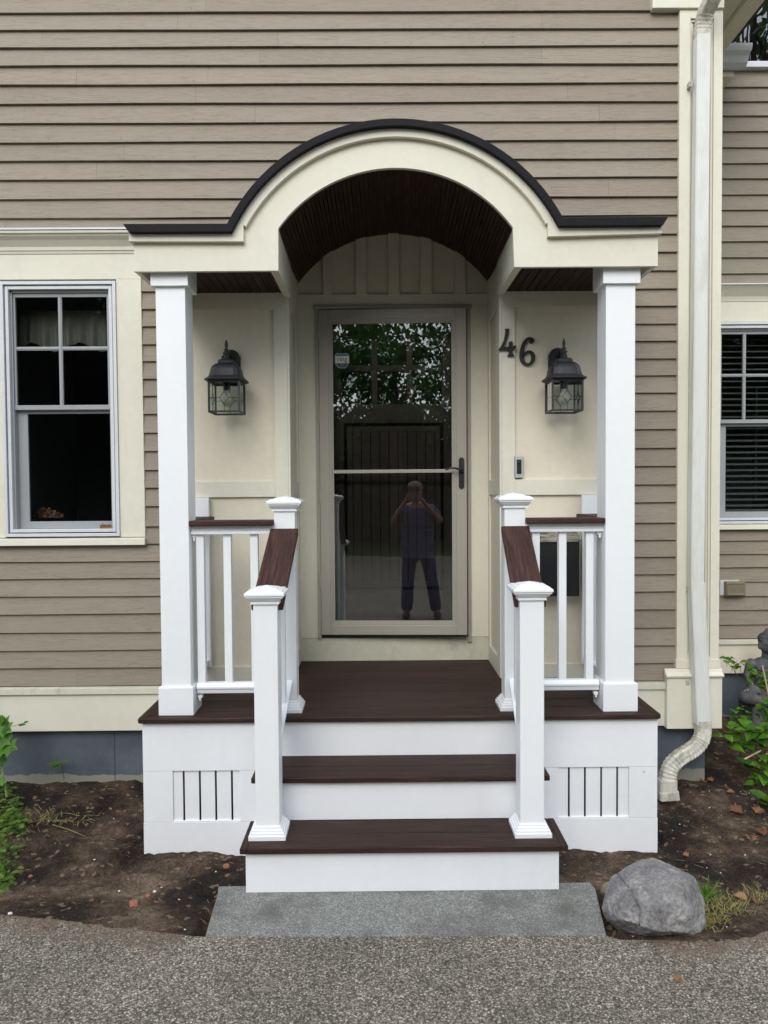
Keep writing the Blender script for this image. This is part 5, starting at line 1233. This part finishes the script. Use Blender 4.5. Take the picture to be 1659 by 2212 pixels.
cxr = sum(p.x for p in pts3)/len(pts3); czr = sum(p.z for p in pts3)/len(pts3)
pts3 += [Vector((cxr+(p.x-cxr)*.72, YB+.13, czr+(p.z-czr)*.78)) for p in pts3[:len(rout):2]]+[Vector((cxr+(p.x-cxr)*.9, YB-.03, -.10)) for p in pts3[14:20]]
bm = bmesh.new(); [bm.verts.new(p) for p in pts3]; bmesh.ops.convex_hull(bm, input=bm.verts)
bmesh.ops.delete(bm, geom=[v for v in bm.verts if not v.link_faces], context='VERTS')
bmesh.ops.triangulate(bm, faces=bm.faces[:])
for it in range(5):
    bmesh.ops.subdivide_edges(bm, edges=[e for e in bm.edges if e.calc_length() > .006], cuts=1, use_grid_fill=True); bmesh.ops.triangulate(bm, faces=bm.faces[:])
    if it == 3: bmesh.ops.smooth_vert(bm, verts=bm.verts[:], factor=.3, use_axis_x=True, use_axis_y=True, use_axis_z=True)
bm.normal_update()
offs = []
for v in bm.verts:
    p = v.co; q = Vector((p.x, p.y, p.z*.8))
    strata = noise.noise(Vector((q.x*5+q.z*22, q.y*5, q.z*30+q.x*9)))
    crk = max(0, .035-abs(p.x-(rk(665, 1200, YB).x+.02*noise.noise(Vector((0, 1, p.z*14))))))/.035 if p.z > rk(660, 1230, YB).z else 0
    offs.append(v.normal*(.007*noise.noise(q*10)+.005*(.5-abs(noise.noise(q*22)))+.003*strata+.0025*noise.noise(q*60)+.0012*noise.noise(q*140)-.010*max(0, crk-.86)/.14))
for v, o_ in zip(bm.verts, offs): v.co += o_
bm.verts.index_update(); mb = MB(); mb.add([tuple(v.co) for v in bm.verts], [[v.index for v in f.verts] for f in bm.faces]); bm.free()
tag(mb.build('boulder', M['rock'], None, smooth=True, loc=(cxr, YB, -.06)), 'large grey angular boulder resting on the asphalt edge right of the steps', 'boulder', 'rocks')
lump('rock', M['beige_rock'], 1322, 1928, (.05, .035, .035), 'small beige stone tucked behind the grey boulder', 'rock', 'rocks', 12)

# ================================================================== PLANTS
def leaf_shape(mb, base, dirv, up, L_, W_, kind='oval', fold=.25, droop=.3, tone=None):
    """one leaf as a folded, drooping blade"""
    d_ = Vector(dirv).normalized(); u = Vector(up); s_ = d_.cross(u).normalized(); u = s_.cross(d_).normalized(); base = Vector(base)
    if kind == 'oval': outl = [(0, .0), (.08, .22), (.25, .45), (.48, .5), (.7, .38), (.88, .17), (1, 0)]
    elif kind == 'blade': outl = [(0, .3), (.3, .5), (.7, .4), (1, 0)]
    else: outl = [(0, .04), (.10, .34), (.04, .62), (.30, .40), (.44, .80), (.56, .36), (.78, .52), (.80, .18), (1, 0)]
    def P(t, w_): return base+d_*(t*L_)+s_*(w_*W_)+u*(abs(w_)*W_*fold-droop*L_*t*t)
    n = len(outl); v = [P(t, 0) for t, _ in outl]+[P(t, w_) for t, w_ in outl]+[P(t, -w_) for t, w_ in outl]
    f = []
    for i in range(n-1): f += [(i, i+1, n+i+1, n+i), (i+1, i, 2*n+i, 2*n+i+1)]
    mb.add(v, f, random.random() if tone is None else tone)
def cluster(mb, st, p, n, L_, kind='oval', spread=.02, rs=random):
    for k in range(n):
        a = rs.uniform(0, 2*pi); el = rs.uniform(-.2, .9); d_ = Vector((cos(a)*cos(el), sin(a)*cos(el)-.3, sin(el)*.7))
        b = Vector(p)+Vector((rs.uniform(-1, 1), rs.uniform(-1, 1), rs.uniform(-1, 1)))*spread
        l_ = L_*rs.uniform(.7, 1.2); leaf_shape(mb, b, d_, (0, -.35, 1), l_, l_*.78, kind, rs.uniform(.1, .5), rs.uniform(.1, .5), rs.random())
# shrub on the right
rr = random.Random(31)
sb = thing('shrub', 'leggy bright green shrub with broad leaves growing in front of the seated statue', 'shrub', (2.55, .1, -.03))
st, lf, pw_ = MB(), MB(), MB()
def zoomA(x, y): return (1494.4+x*.1859, 1316.7+y*.1859)
brs = [([(1000, 1500, .15), (760, 1140, .2), (560, 820, .25), (480, 690, .25), (390, 590, .25)], [(400, 585, 3), (460, 640, 3), (520, 600, 3), (500, 690, 3), (560, 650, 2)]),
       ([(1000, 1500, .1), (880, 1250, .15), (800, 900, .2), (700, 760, .2)], [(680, 700, 4), (740, 750, 4), (650, 820, 3), (780, 840, 4), (850, 880, 4), (830, 820, 3)]),
       ([(900, 1700, .0), (700, 1750, .0), (450, 1560, .0), (250, 1390, -.02), (30, 1240, -.03)], [(370, 1440, 4), (470, 1500, 4), (440, 1380, 3), (420, 1580, 2)]),
       ([(560, 1700, .1), (570, 1400, .12), (560, 1200, .15)], [(520, 1160, 3), (600, 1170, 4), (690, 1210, 3), (640, 1300, 3), (510, 1240, 2), (760, 1180, 3)]),
       ([(1000, 1900, -.05), (850, 1600, .0), (700, 1480, .0)], [(640, 1600, 5), (760, 1500, 5), (720, 1440, 4), (850, 1600, 4), (800, 1680, 3), (870, 1480, 4), (780, 1380, 4), (860, 1330, 4)]),
       ([(1000, 1900, -.1), (760, 1800, -.08), (720, 1700, -.05)], [(700, 1800, 3), (720, 1920, 4), (840, 1900, 5), (880, 2000, 4), (650, 1780, 3), (730, 1980, 3)]),
       ([(1100, 1200, .1), (950, 1150, .1)], [(840, 1150, 4), (900, 1230, 5), (860, 1050, 3), (950, 1350, 5), (1000, 1100, 5), (1050, 1400, 6), (1050, 1700, 6), (980, 1600, 6), (1080, 1950, 6), (960, 2050, 5), (1150, 1500, 8), (1150, 1800, 8), (1150, 1200, 6), (1000, 950, 5), (960, 1280, 6), (1020, 1520, 6), (930, 1420, 5), (1080, 1300, 6), (900, 1750, 5), (1020, 1850, 6)]),
       ([(700, 2350, -.3), (800, 2200, -.3)], [(870, 2180, 4), (930, 2250, 5), (820, 2380, 3), (900, 2480, 4)])]
for stem_, cls in brs:
    P3 = [at(*zoomA(x, y), Y) for x, y, Y in stem_]
    st.tube(P3, [.0035-.0022*i/(len(P3)-1) for i in range(len(P3))], 6)
    Yc = stem_[-1][2]
    for x, y, n in cls:
        p = at(*zoomA(x, y), Yc+rr.uniform(-.03, .05)); big = .078 if y > 1300 else .046
        cluster(lf, st, p, n, big, spread=.018, rs=rr)
        st.tube([p, p+Vector((.02, .03, -.05))], .0012, 4)
for a, b in (((610, 1740), (800, 1640)), ((780, 1760), (900, 1650)), ((1000, 1500), (820, 650))):
    pw_.tube([at(*zoomA(*a), -.03), at(*zoomA(*b), .0)], [.0055, .004], 7)
base = Vector((2.5, .15, -.05))
for e_ in ((1000, 1500, .15), (900, 1700, 0), (560, 1700, .1), (1000, 1900, -.05)):
    st.tube([base+Vector((rr.uniform(-.1, .1), rr.uniform(-.1, .1), 0)), at(*zoomA(e_[0], e_[1]), e_[2])], [.006, .0035], 6)
st.build('branches', M['twig'], sb); lf.build('foliage', M['leaf'], sb); pw_.build('cut_twig', M['palewood'], sb)
# tall plant at the left edge
rr = random.Random(12); YLf = -.32
def zoomB(x, y): return (x*.1785, 1525+y*.1785)
sb = thing('lobed_leaf_plant', 'young plant with deeply lobed green leaves on one pale stem at the left edge', 'plant', (at(16, 1720, YLf).x, YLf, -.05))
st, lf = MB(), MB()
P3 = [at(*zoomB(x, y), YLf) for x, y in ((80, 1100), (65, 980), (35, 820), (8, 690), (-30, 500), (-50, 250))]
st.tube(P3, [.006, .0055, .005, .0045, .004, .003], 8)
for (x, y), (dx, dy), l_ in (((-40, 470), (1, .02), .095), ((-60, 340), (1, .45), .08), ((-70, 220), (1, .25), .085), ((-50, 560), (.6, .9), .06), ((-60, 260), (1, -.1), .07), ((0, 200), (.5, -.6), .04), ((0, 660), (1, .1), .035), ((-40, 920), (1, -.15), .045), ((-90, 400), (-1, .2), .10), ((-90, 200), (-.8, -.3), .10)):
    p = at(*zoomB(x, y), YLf-.01); leaf_shape(lf, p, (dx, -.35, -dy), (0, -.75, .6), l_*1.35, l_*1.05, 'lobed', .12, .15, rr.random())
    st.tube([p, Vector((P3[-2].x, YLf, p.z-.015))], .0015, 5)
st.tube([at(*zoomB(150, 245), YLf), at(*zoomB(290, 205), YLf)], .0014, 5)
for a, b in ((285, 205), (220, 232), (250, 225)): leaf_shape(lf, at(*zoomB(a, b), YLf), (1, -.2, .32 if a > 260 else .02), (0, -.8, .5), .032, .012, 'oval', .2, 0, .2)
st.build('stem', M['stem'], sb); lf.build('leaves', M['leaf_left'], sb)
# seedling by the foundation
sb = thing('seedling', 'small seedling with three leaves against the blue-grey foundation', 'seedling', (at(138, 1683, -.03).x, -.03, -.03))
st, lf = MB(), MB(); p0, p1 = at(*zoomB(775, 890), -.03), at(*zoomB(738, 680), -.04)
st.tube([p0, (p0+p1)/2+Vector((.003, 0, 0)), p1], .0016, 6)
for (dx, dz), l_ in (((-1, .06), .075), ((1, .28), .048), ((-1, -.16), .06)):
    leaf_shape(lf, p1+Vector((0, 0, -.002 if dz > 0 else -.018)), (dx, -.35, dz), (0, -.5, 1), l_, .026, 'oval', .1, .08, .5)
st.build('stem', M['twig'], sb); lf.build('leaves', M['leaf_left'], sb)
# weeds and grass
rr = random.Random(77); wd = MB()
def weeds(mb, pts, n, L_, kind, rs):
    for _ in range(n):
        x, y, sx_, sy_ = rs.choice(pts); px, py = rs.gauss(x, sx_), rs.gauss(y, sy_)
        p = on_soil(px, py)
        if p.y < bnd_y(p.x)+.01: continue
        a = rs.uniform(0, 2*pi)
        if kind == 'blade':
            l_ = L_*rs.uniform(.5, 1.3); leaf_shape(mb, p, (cos(a)*.6, sin(a)*.6, rs.uniform(.4, 1.2)), (rs.uniform(-.3, .3), -.6, .5), l_, l_*.05+.002, 'blade', .2, rs.uniform(.2, .7), rs.random())
        else:
            hgt = rs.uniform(.0, .06); l_ = L_*rs.uniform(.6, 1.4); leaf_shape(mb, p+Vector((0, 0, hgt)), (cos(a), sin(a), rs.uniform(.0, .5)), (0, -.3, 1), l_, l_*.7, rs.choice(['oval', 'lobed']), .2, .3, rs.random())
weeds(wd, [(-20, 1770, 30, 36), (20, 1745, 14, 20), (0, 1850, 18, 30), (25, 1790, 14, 12), (-60, 1800, 40, 60), (5, 1905, 14, 14)], 620, .024, 'oval', rr)
tag(wd.build('weeds', M['weed'], None), 'low tangle of green weeds at the left edge of the soil bed', 'weeds', kind='stuff')
gr = MB()
weeds(gr, [(40, 1775, 18, 14), (90, 1765, 26, 8), (150, 1775, 30, 8), (20, 1820, 20, 10)], 110, .03, 'blade', rr)
weeds(gr, [(1535, 1945, 14, 14), (1560, 1955, 22, 10), (1590, 1965, 24, 12), (1550, 1990, 14, 10), (1640, 1935, 18, 10), (1526, 1995, 5, 8)], 430, .028, 'blade', rr)
M['dry_grass'] = leaf_mat('dry_grass', srgb(96, 102, 48), srgb(150, 136, 84), .2)
tag(gr.build('grass_tufts', M['dry_grass'], None), 'thin tufts of grass beside the boulder and the left weeds', 'grass', kind='stuff')
tf = MB()
for k in range(11):
    p = on_soil(1520+rr.uniform(-4, 6), 1945); a = rr.uniform(-.9, 1.4); leaf_shape(tf, p, (sin(a), -.2, cos(a)*.8+.1), (0, -.9, .3), rr.uniform(.07, .12), .010, 'blade', .3, .25, rr.random())
tag(tf.build('grass_tussock', M['leaf_left'], None, loc=tuple(on_soil(1520, 1945))), 'bright tuft of broad grass blades at the right side of the boulder', 'grass tuft')
sw_ = MB()
for k in range(16):
    p = on_soil(rr.uniform(60, 250), rr.uniform(1755, 1812)); a = rr.uniform(-.5, .6)+(0 if rr.random() < .6 else 2.2); l_ = rr.uniform(.04, .12); c = rr.uniform(-.5, .5); q = []
    for i in range(7): t_ = i/6; q.append(p+Vector((cos(a+c*t_)*l_*t_, sin(a+c*t_)*l_*t_, .004+.012*sin(pi*t_)*rr.random())))
    sw_.tube(q, .0011, 4, rr.random())
tag(sw_.build('dry_stems', M['straw'], None), 'pale dry stems lying on the left soil beside the weeds', 'dry stems', kind='stuff')
stk_ = MB(); a, b = on_soil(114, 1785), on_soil(184, 1809); stk_.tube([a+Vector((0, 0, .008)), (a+b)/2+Vector((0, 0, .012)), b+Vector((0, 0, .006))], [.0028, .0024, .0014], 6); tag(stk_.build('twig', M['straw'], None, loc=tuple(a)), 'single straight pale twig lying among the dry stems', 'twig')
DL = [(1605, 1757, .05, 'large brown dead leaf lying below the shrub'), (1632, 1757, .04, 'brown dead leaf at the right edge below the shrub'), (1615, 1945, .035, 'pale brown dead leaf on the grass right of the boulder'), (1638, 1948, .03, 'dead leaf at the right edge behind the boulder'), (1625, 1818, .035, 'curled reddish dead leaf in the right bed'), (1651, 1806, .04, 'dead leaf at the far right edge of the bed'), (1548, 1557, .035, 'dead leaf behind the foot of the downspout'), (1540, 1689, .025, 'small dead leaf beside the downspout outlet'), (1570, 1712, .028, 'grey dead leaf on the soil right of the downspout outlet'), (1523, 1688, .03, 'brown curled leaf standing at the foundation end'), (1488, 1851, .02, 'little brown leaf in front of the right porch skirt'), (1527, 1995, .022, 'orange brown leaf at the right foot of the boulder'), (1460, 2122, .02, 'tiny brown leaf alone on the asphalt')]
for k, (x, y, l_, lab) in enumerate(DL):
    p = on_soil(x, y) if y < 2030 else atz(x, y, G+.002); mb = MB(); a = rr.uniform(0, 6.28)
    leaf_shape(mb, p+Vector((0, 0, .004)), (cos(a), sin(a), .25), (0, -.25, 1), l_*1.5, l_*1.3, 'lobed' if k % 3 < 2 else 'oval', .45, .1, rr.random())
    tag(mb.build('dead_leaf', M['deadleaf'], None, loc=(p.x, p.y, p.z)), lab, 'leaf', 'dead leaves')
for k, (x, y, l_, lab) in enumerate(((224, 1141, .03, 'rusty dead leaf caught in the bottom right track of the left window'), (238, 1139, .022, 'smaller rusty leaf at the corner of the left window track'))):
    p = at(x, y, -.002); mb = MB(); leaf_shape(mb, p+Vector((-.02, 0, 0)), (1, 0, .2), (0, -1, .2), l_*1.6, l_*1.1, 'lobed', .3, 0, .3)
    tag(mb.build('dead_leaf', M['deadleaf'], None, loc=tuple(p)), lab, 'leaf', 'dead leaves')

# ================================================================== STATUE (seated, weathered stone)
SX, SYt = at(1657, 1450, .72).x, .72
zt3, zb3 = at(1650, 1357, .72).z, at(1640, 1545, .72).z
k = (at(1650, 1357, .72).z-at(1650, 1405, .72).z)/.155
def sp3(x, y, z): return (SX+x*k, SYt+y*k, zt3+z*k)
mb = MB()
mb.ball(sp3(0, 0, -.115), (.050*k, .053*k, .066*k), 4)                       # head
mb.ball(sp3(0, .012, -.085), (.055*k, .055*k, .050*k), 4)
mb.lathe(sp3(0, .0, -.052), [(.032*k, 0), (.030*k, .014*k), (.022*k, .030*k), (.012*k, .044*k), (.002*k, .054*k)], 14)
rr = random.Random(3)
for i in range(150):                                                            # curled hair
    a = rr.uniform(0, 2*pi); e = rr.uniform(.12, 1.35); p = (cos(a)*cos(e), sin(a)*cos(e), sin(e))
    if p[1] < -.45 and p[2] < .45: continue
    mb.ball(sp3(p[0]*.055, .012+p[1]*.055, -.085+p[2]*.050), .0075*k, 1)
mb.ball(sp3(0, -.052, -.122), (.009*k, .012*k, .016*k), 2); mb.ball(sp3(0, -.056, -.131), (.012*k, .009*k, .007*k), 2)
for s in (-1, 1):
    mb.ball(sp3(s*.019, -.044, -.108), (.014*k, .009*k, .007*k), 2); mb.ball(sp3(s*.020, -.046, -.098), (.018*k, .006*k, .003*k), 2)
    mb.ball(sp3(s*.053, .006, -.120), (.008*k, .014*k, .030*k), 2)
mb.ball(sp3(0, -.050, -.147), (.017*k, .007*k, .0045*k), 2); mb.ball(sp3(0, -.046, -.155), (.013*k, .007*k, .004*k), 2); mb.ball(sp3(0, -.042, -.168), (.016*k, .012*k, .012*k), 2)
mb.tube([sp3(0, .005, -.16), sp3(0, .01, -.215)], [.030*k, .034*k], 14)
mb.ball(sp3(0, .012, -.255), (.105*k, .055*k, .055*k), 3); mb.ball(sp3(0, .01, -.32), (.092*k, .058*k, .085*k), 3); mb.ball(sp3(0, .015, -.41), (.080*k, .058*k, .075*k), 3)
for s in (-1, 1):
    mb.ball(sp3(s*.105, .012, -.250), (.036*k, .036*k, .038*k), 3)
    mb.tube([sp3(s*.112, .012, -.26), sp3(s*.135, .005, -.33), sp3(s*.128, -.03, -.40)], [.032*k, .028*k, .025*k], 12)
    mb.tube([sp3(s*.128, -.03, -.40), sp3(s*.07, -.095, -.435), sp3(s*.015, -.115, -.44)], [.025*k, .021*k, .017*k], 12)
    mb.tube([sp3(s*.06, .0, -.46), sp3(s*.14, -.04, -.455), sp3(s*.185, -.08, -.46)], [.055*k, .052*k, .046*k], 14)
    mb.ball(sp3(s*.188, -.08, -.462), (.050*k, .048*k, .045*k), 3)
    mb.tube([sp3(s*.185, -.085, -.465), sp3(s*.09, -.125, -.475), sp3(-s*.03, -.125, -.47)], [.044*k, .036*k, .026*k], 12)
    for q in range(5): mb.tube([sp3(s*.03-s*.012*q, -.12, -.445), sp3(s*.0-s*.012*q, -.145, -.447)], [.006*k, .005*k], 6)
for q in range(6): mb.tube([sp3(-.09+.004*q, -.04-.004*q, -.27-.022*q), sp3(0, -.058, -.300-.022*q), sp3(.09, -.045, -.26-.02*q)], .006*k, 6)   # robe folds
mb.box(*[c for c in (SX-.15*k, SX+.15*k, SYt-.10*k, SYt+.10*k, -.2, zt3-.49*k)])
so_ = mb.build('statue', M['statue'], None, loc=(SX, SYt, 0)); rm = so_.modifiers.new('remesh', 'REMESH'); rm.mode = 'VOXEL'; rm.voxel_size = .0042; rm.use_smooth_shade = True
tag(so_, 'weathered grey stone statue of a seated meditating figure behind the right shrub', 'statue')

# ================================================================== BEHIND THE CAMERA (seen in the glass)
def crown_mesh(seed, nl, R, cl_n, ls):
    rr = random.Random(seed); mb = MB(); cs = []
    for _ in range(cl_n):
        while True:
            p = Vector((rr.uniform(-1, 1), rr.uniform(-1, 1), rr.uniform(-1, 1)))
            if .35 < p.length < 1: break
        cs.append(Vector((p.x*R[0], p.y*R[1], p.z*R[2])))
    for _ in range(nl):
        c = rr.choice(cs); p = c+Vector((rr.gauss(0, 1), rr.gauss(0, 1), rr.gauss(0, .7)))*R[0]*.15
        d_ = Vector((rr.gauss(0, 1), rr.gauss(0, 1), rr.gauss(0, 1))).normalized(); e_ = d_.orthogonal().normalized(); l_ = ls*rr.uniform(.6, 1.4)
        mb.add([p-d_*l_, p+e_*l_*.6, p+d_*l_, p-e_*l_*.6], [(0, 1, 2, 3)], rr.random())
    return mb, cs
def tree(name, label, loc, h, R, seed, nl=9000, cl=46, ls=.11, group='trees across the driveway'):
    root = thing(name, label, 'tree', loc, group); o = Vector(loc)
    mb, cs = crown_mesh(seed, nl, R, cl, ls); cz = h-R[2]*.9
    mb.v = [(p[0]+o.x, p[1]+o.y, p[2]+o.z+cz) for p in mb.v]; mb.build('crown', M['crown'], root)
    rr = random.Random(seed); tb = MB(); tb.tube([o, o+Vector((.1, 0, cz*.4)), o+Vector((0, .1, cz)), o+Vector((.1, 0, h-.6))], [.22, .17, .12, .03], 10)
    for c in cs[::2]: s0 = o+Vector((0, 0, cz*rr.uniform(.55, 1.05))); e_ = o+Vector((c.x, c.y, c.z+cz)); tb.tube([s0, (s0+e_)/2+Vector((0, 0, -.25)), e_], [.07, .045, .012], 6)
    tb.build('trunk', M['bark'], root); return root
tree('maple_tree', 'open maple tree in front of the lawn, seen mirrored in the storm door', (.5, -15.0, 0), 7.8, (2.8, 2.2, 2.6), 5, 4600, 30, .09)
tree('maple_tree', 'wide maple tree left of the mirrored open maple', (-4.0, -16.5, 0), 7.6, (2.8, 2.4, 2.6), 6, 6500, 38, .10)
tree('maple_tree', 'dense maple tree right of the mirrored open maple', (4.6, -17.5, 0), 7.6, (2.6, 2.4, 2.6), 7, 7000, 40, .10)
tree('maple_tree', 'dark rounded tree far left across the driveway', (-10.5, -15.5, 0), 10.5, (4.2, 3.2, 4.4), 8, 15000, 90, .13)
tree('maple_tree', 'dark rounded tree far right across the driveway', (11.0, -16.0, 0), 10.0, (4.2, 3.2, 4.2), 9, 14000, 90, .13)
tree('maple_tree', 'tall background tree behind the mirrored maples', (2.5, -26.0, 0), 7.0, (3.0, 2.4, 2.4), 10, 2600, 26, .13)
tree('maple_tree', 'tall tree far right whose crown is mirrored in the upper wing window', (10.5, -15.0, 0), 18.5, (4.5, 3.6, 4.8), 21, 2200, 50, .16)
tree('maple_tree', 'slim young tree just left of the mirrored open maple', (-1.3, -17.5, 0), 6.6, (1.9, 1.7, 1.9), 23, 2600, 20, .09)
def evergreen(x, y, h, r, label, seed):  # added trees with solid cores, block the sky mirrored in the left window
    root = thing('screen_evergreen', label, 'tree', (x, y, 0), 'added evergreens screening the left window'); rr = random.Random(seed); mb = MB()
    mb.lathe((x, y, 0), [(r*.7, .1), (r*.8, h*.3), (r*.55, h*.65), (.05, h*.93)], 12, tone=0)
    for _ in range(7000):
        t_ = rr.random()**.8; a = rr.uniform(0, 2*pi); q = r*(1-t_**1.6)*rr.uniform(.8, 1.08); p = Vector((x+q*cos(a), y+q*sin(a), t_*h))
        d_ = Vector((cos(a), sin(a), rr.uniform(-.2, .8))).normalized(); e_ = d_.orthogonal().normalized(); l_ = .11
        mb.add([p-d_*l_, p+e_*l_*.5, p+d_*l_, p-e_*l_*.5], [(0, 1, 2, 3)], rr.random())
    mb.build('crown', M['hedge'], root); tb = MB(); tb.tube([(x, y, -.1), (x, y, h*.5)], [.16, .1], 8); tb.build('trunk', M['bark'], root)
for k, (x, y, h, r) in enumerate(((-6.2, -14.6, 8.4, 1.5), (-8.4, -14.9, 9.4, 1.7), (-10.8, -14.5, 8.8, 1.7), (-13.2, -14.9, 9.6, 1.8))):
    evergreen(x, y, h, r, ('nearest the open maple', 'second from the open maple', 'third from the open maple', 'farthest from the open maple')[k].join(('dark conical evergreen in the far row, ', '')), 60+k)
for k, (x, y, sx_) in enumerate(((-8, -19, 7.5), (6.5, -20, 7.5))):
    rr = random.Random(50+k); mb = MB()
    for _ in range(9000):
        p = Vector((x+rr.uniform(-sx_, sx_), y+rr.uniform(-.9, .9), rr.random()**.8*4.3)); d_ = Vector((rr.gauss(0, 1), rr.gauss(0, 1), rr.gauss(0, 1))).normalized(); e_ = d_.orthogonal().normalized(); l_ = .14
        mb.add([p-d_*l_, p+e_*l_*.6, p+d_*l_, p-e_*l_*.6], [(0, 1, 2, 3)], rr.random())
    mb.box(x-sx_, x+sx_, y-.6, y+.2, 0, 3.9, 0)
    tag(mb.build('hedge', M['hedge'], None, loc=(x, y, 0)), ('long dark hedge across the driveway, left half' if k == 0 else 'long dark hedge across the driveway, right half'), 'hedge', 'hedges across the driveway')
nh = thing('neighbour_house', 'grey house with gabled roof standing behind the far hedge', 'house', (-3, -31, 0))
mb = MB(); mb.box(-10, 5, -34, -28, 0, 2.9); mb.build('wall', M['grey_house'], nh)
mb = MB(); mb.prismx([(-34.4, 2.8), (-31, 4.2), (-27.6, 2.8)], -10.4, 5.4); mb.build('roof', M['shingle'], nh)
for x in (-8, -4.5, -1, 2.5): mb = MB(); mb.box(x-.5, x+.5, -28, -27.95, 1.2, 2.6); mb.build('window', M['silver'], nh)

# person holding the phone that took the picture, standing just behind the camera point
PX, PY = -.06, -4.60
def skin(name, joints, bones, mat, parent=None, sub=2, loc=None):
    me = bpy.data.meshes.new(name); b = Vector(loc) if loc else Vector()
    me.from_pydata([tuple(Vector(j[:3])-b) for j in joints], bones, []); me.materials.append(mat)
    o = bpy.data.objects.new(name, me); S.collection.objects.link(o)
    if parent: o.parent = parent
    elif loc: o.location = loc
    sk = o.modifiers.new('skin', 'SKIN'); sk.use_smooth_shade = True
    for i, j in enumerate(joints):
        r = j[3]; me.skin_vertices[0].data[i].radius = (r, r) if not isinstance(r, tuple) else r
    me.skin_vertices[0].data[0].use_root = True
    ss = o.modifiers.new('sub', 'SUBSURF'); ss.levels = ss.render_levels = sub
    return o
ex, ey, ez = -.09, PY+.33, 1.62     # phone centre
J = [(PX, PY, .98, .15), (PX, PY, 1.15, .14), (PX, PY+.01, 1.32, .155), (PX, PY, 1.44, .10), (PX-.02, PY+.02, 1.50, .055), (PX-.03, PY+.05, 1.58, .075), (PX-.03, PY+.06, 1.66, .088), (PX-.03, PY+.055, 1.72, .06),
     (PX-.17, PY, 1.42, .06), (PX-.33, PY+.08, 1.24, .045), (ex-.085, ey-.05, 1.555, .028), (PX+.17, PY, 1.42, .06), (PX+.31, PY+.08, 1.25, .045), (ex+.085, ey-.05, 1.555, .028),
     (PX-.10, PY, .90, .10), (PX-.13, PY+.03, .50, .065), (PX-.15, PY-.02, .09, .045), (PX+.11, PY, .90, .10), (PX+.18, PY+.03, .50, .065), (PX+.24, PY-.02, .09, .045),
     (PX-.16, PY+.13, .045, .04), (PX+.27, PY+.13, .045, .04), (ex-.075, ey-.03, 1.60, .028), (ex+.075, ey-.03, 1.60, .028)]
B = [(0, 1), (1, 2), (2, 3), (3, 4), (4, 5), (5, 6), (6, 7), (3, 8), (8, 9), (9, 10), (3, 11), (11, 12), (12, 13), (0, 14), (14, 15), (15, 16), (0, 17), (17, 18), (18, 19), (16, 20), (19, 21), (10, 22), (13, 23)]
n0 = len(J)
for s in (-1, 1):
    hx = 22 if s < 0 else 23
    for i in range(4):
        z = 1.575+.017*i; a = len(J)
        J += [(ex+s*.074, ey-.028, z, .010), (ex+s*.082, ey-.012, z+.003, .009), (ex+s*.070, ey-.0095, z+.004, .0075)]; B += [(hx, a), (a, a+1), (a+1, a+2)]
    a = len(J); J += [(ex+s*.060, ey-.045, 1.575, .011), (ex+s*.045, ey-.040, 1.60, .009)]; B += [(hx, a), (a, a+1)]
J = [tuple(j) for j in J]
pe_ = skin('person', J, B, M['skin'], loc=(PX, PY, 0)); pe_.location.z = -.056; tag(pe_, 'person in dark shirt, dark trousers and cap raising a phone, mirrored in the storm door', 'person')
sh = [(PX, PY, 1.0, .21), (PX, PY, 1.15, .205), (PX, PY+.01, 1.30, .20), (PX, PY, 1.43, .13), (PX-.18, PY, 1.42, .075), (PX-.28, PY+.05, 1.31, .068), (PX+.18, PY, 1.42, .075), (PX+.27, PY+.05, 1.31, .068), (PX, PY, .90, .19)]
o = skin('shirt', [(j[0]-PX, j[1]-PY, j[2], j[3]) for j in sh], [(0, 1), (1, 2), (2, 3), (3, 4), (4, 5), (3, 6), (6, 7), (0, 8)], M['shirt'], pe_)
tr = [(PX, PY, .97, .16), (PX-.10, PY, .87, .118), (PX-.13, PY+.03, .50, .085), (PX-.15, PY-.01, .07, .085), (PX+.11, PY, .87, .118), (PX+.18, PY+.03, .50, .085), (PX+.24, PY-.01, .07, .085)]
o = skin('trousers', [(j[0]-PX, j[1]-PY, j[2], j[3]) for j in tr], [(0, 1), (1, 2), (2, 3), (0, 4), (4, 5), (5, 6)], M['jeans'], pe_)
mb = MB(); 
for x in (-.155, .255): mb.ball((x, .07, .045), (.05, .14, .05), 3)
o = mb.build('shoe', M['black'], None, smooth=True); o.parent = pe_
mb = MB(); mb.ball((-.03, .055, 1.705), (.098, .11, .075), 3); mb.ball((-.03, .15, 1.70), (.075, .08, .010), 2); o = mb.build('cap', M['cap'], None, smooth=True); o.parent = pe_
mb = MB(); mb.ball((-.03, .155, 1.615), (.014, .018, .022), 2)
for s in (-1, 1): mb.ball((-.03+s*.085, .05, 1.63), (.012, .022, .03), 2); mb.ball((-.03+s*.03, .132, 1.645), (.013, .01, .009), 2)
mb.ball((-.03, .135, 1.575), (.026, .01, .007), 2)
o = mb.build('face', M['skin'], None, smooth=True); o.parent = pe_
mb = MB(); mb.box(ex-.074, ex+.074, -4.232, -4.224, ez-.036, ez+.036); tag(mb.build('phone', M['black'], None, .003, loc=(ex, -4.228, ez)), 'dark phone held level in both hands by the photographer', 'phone')
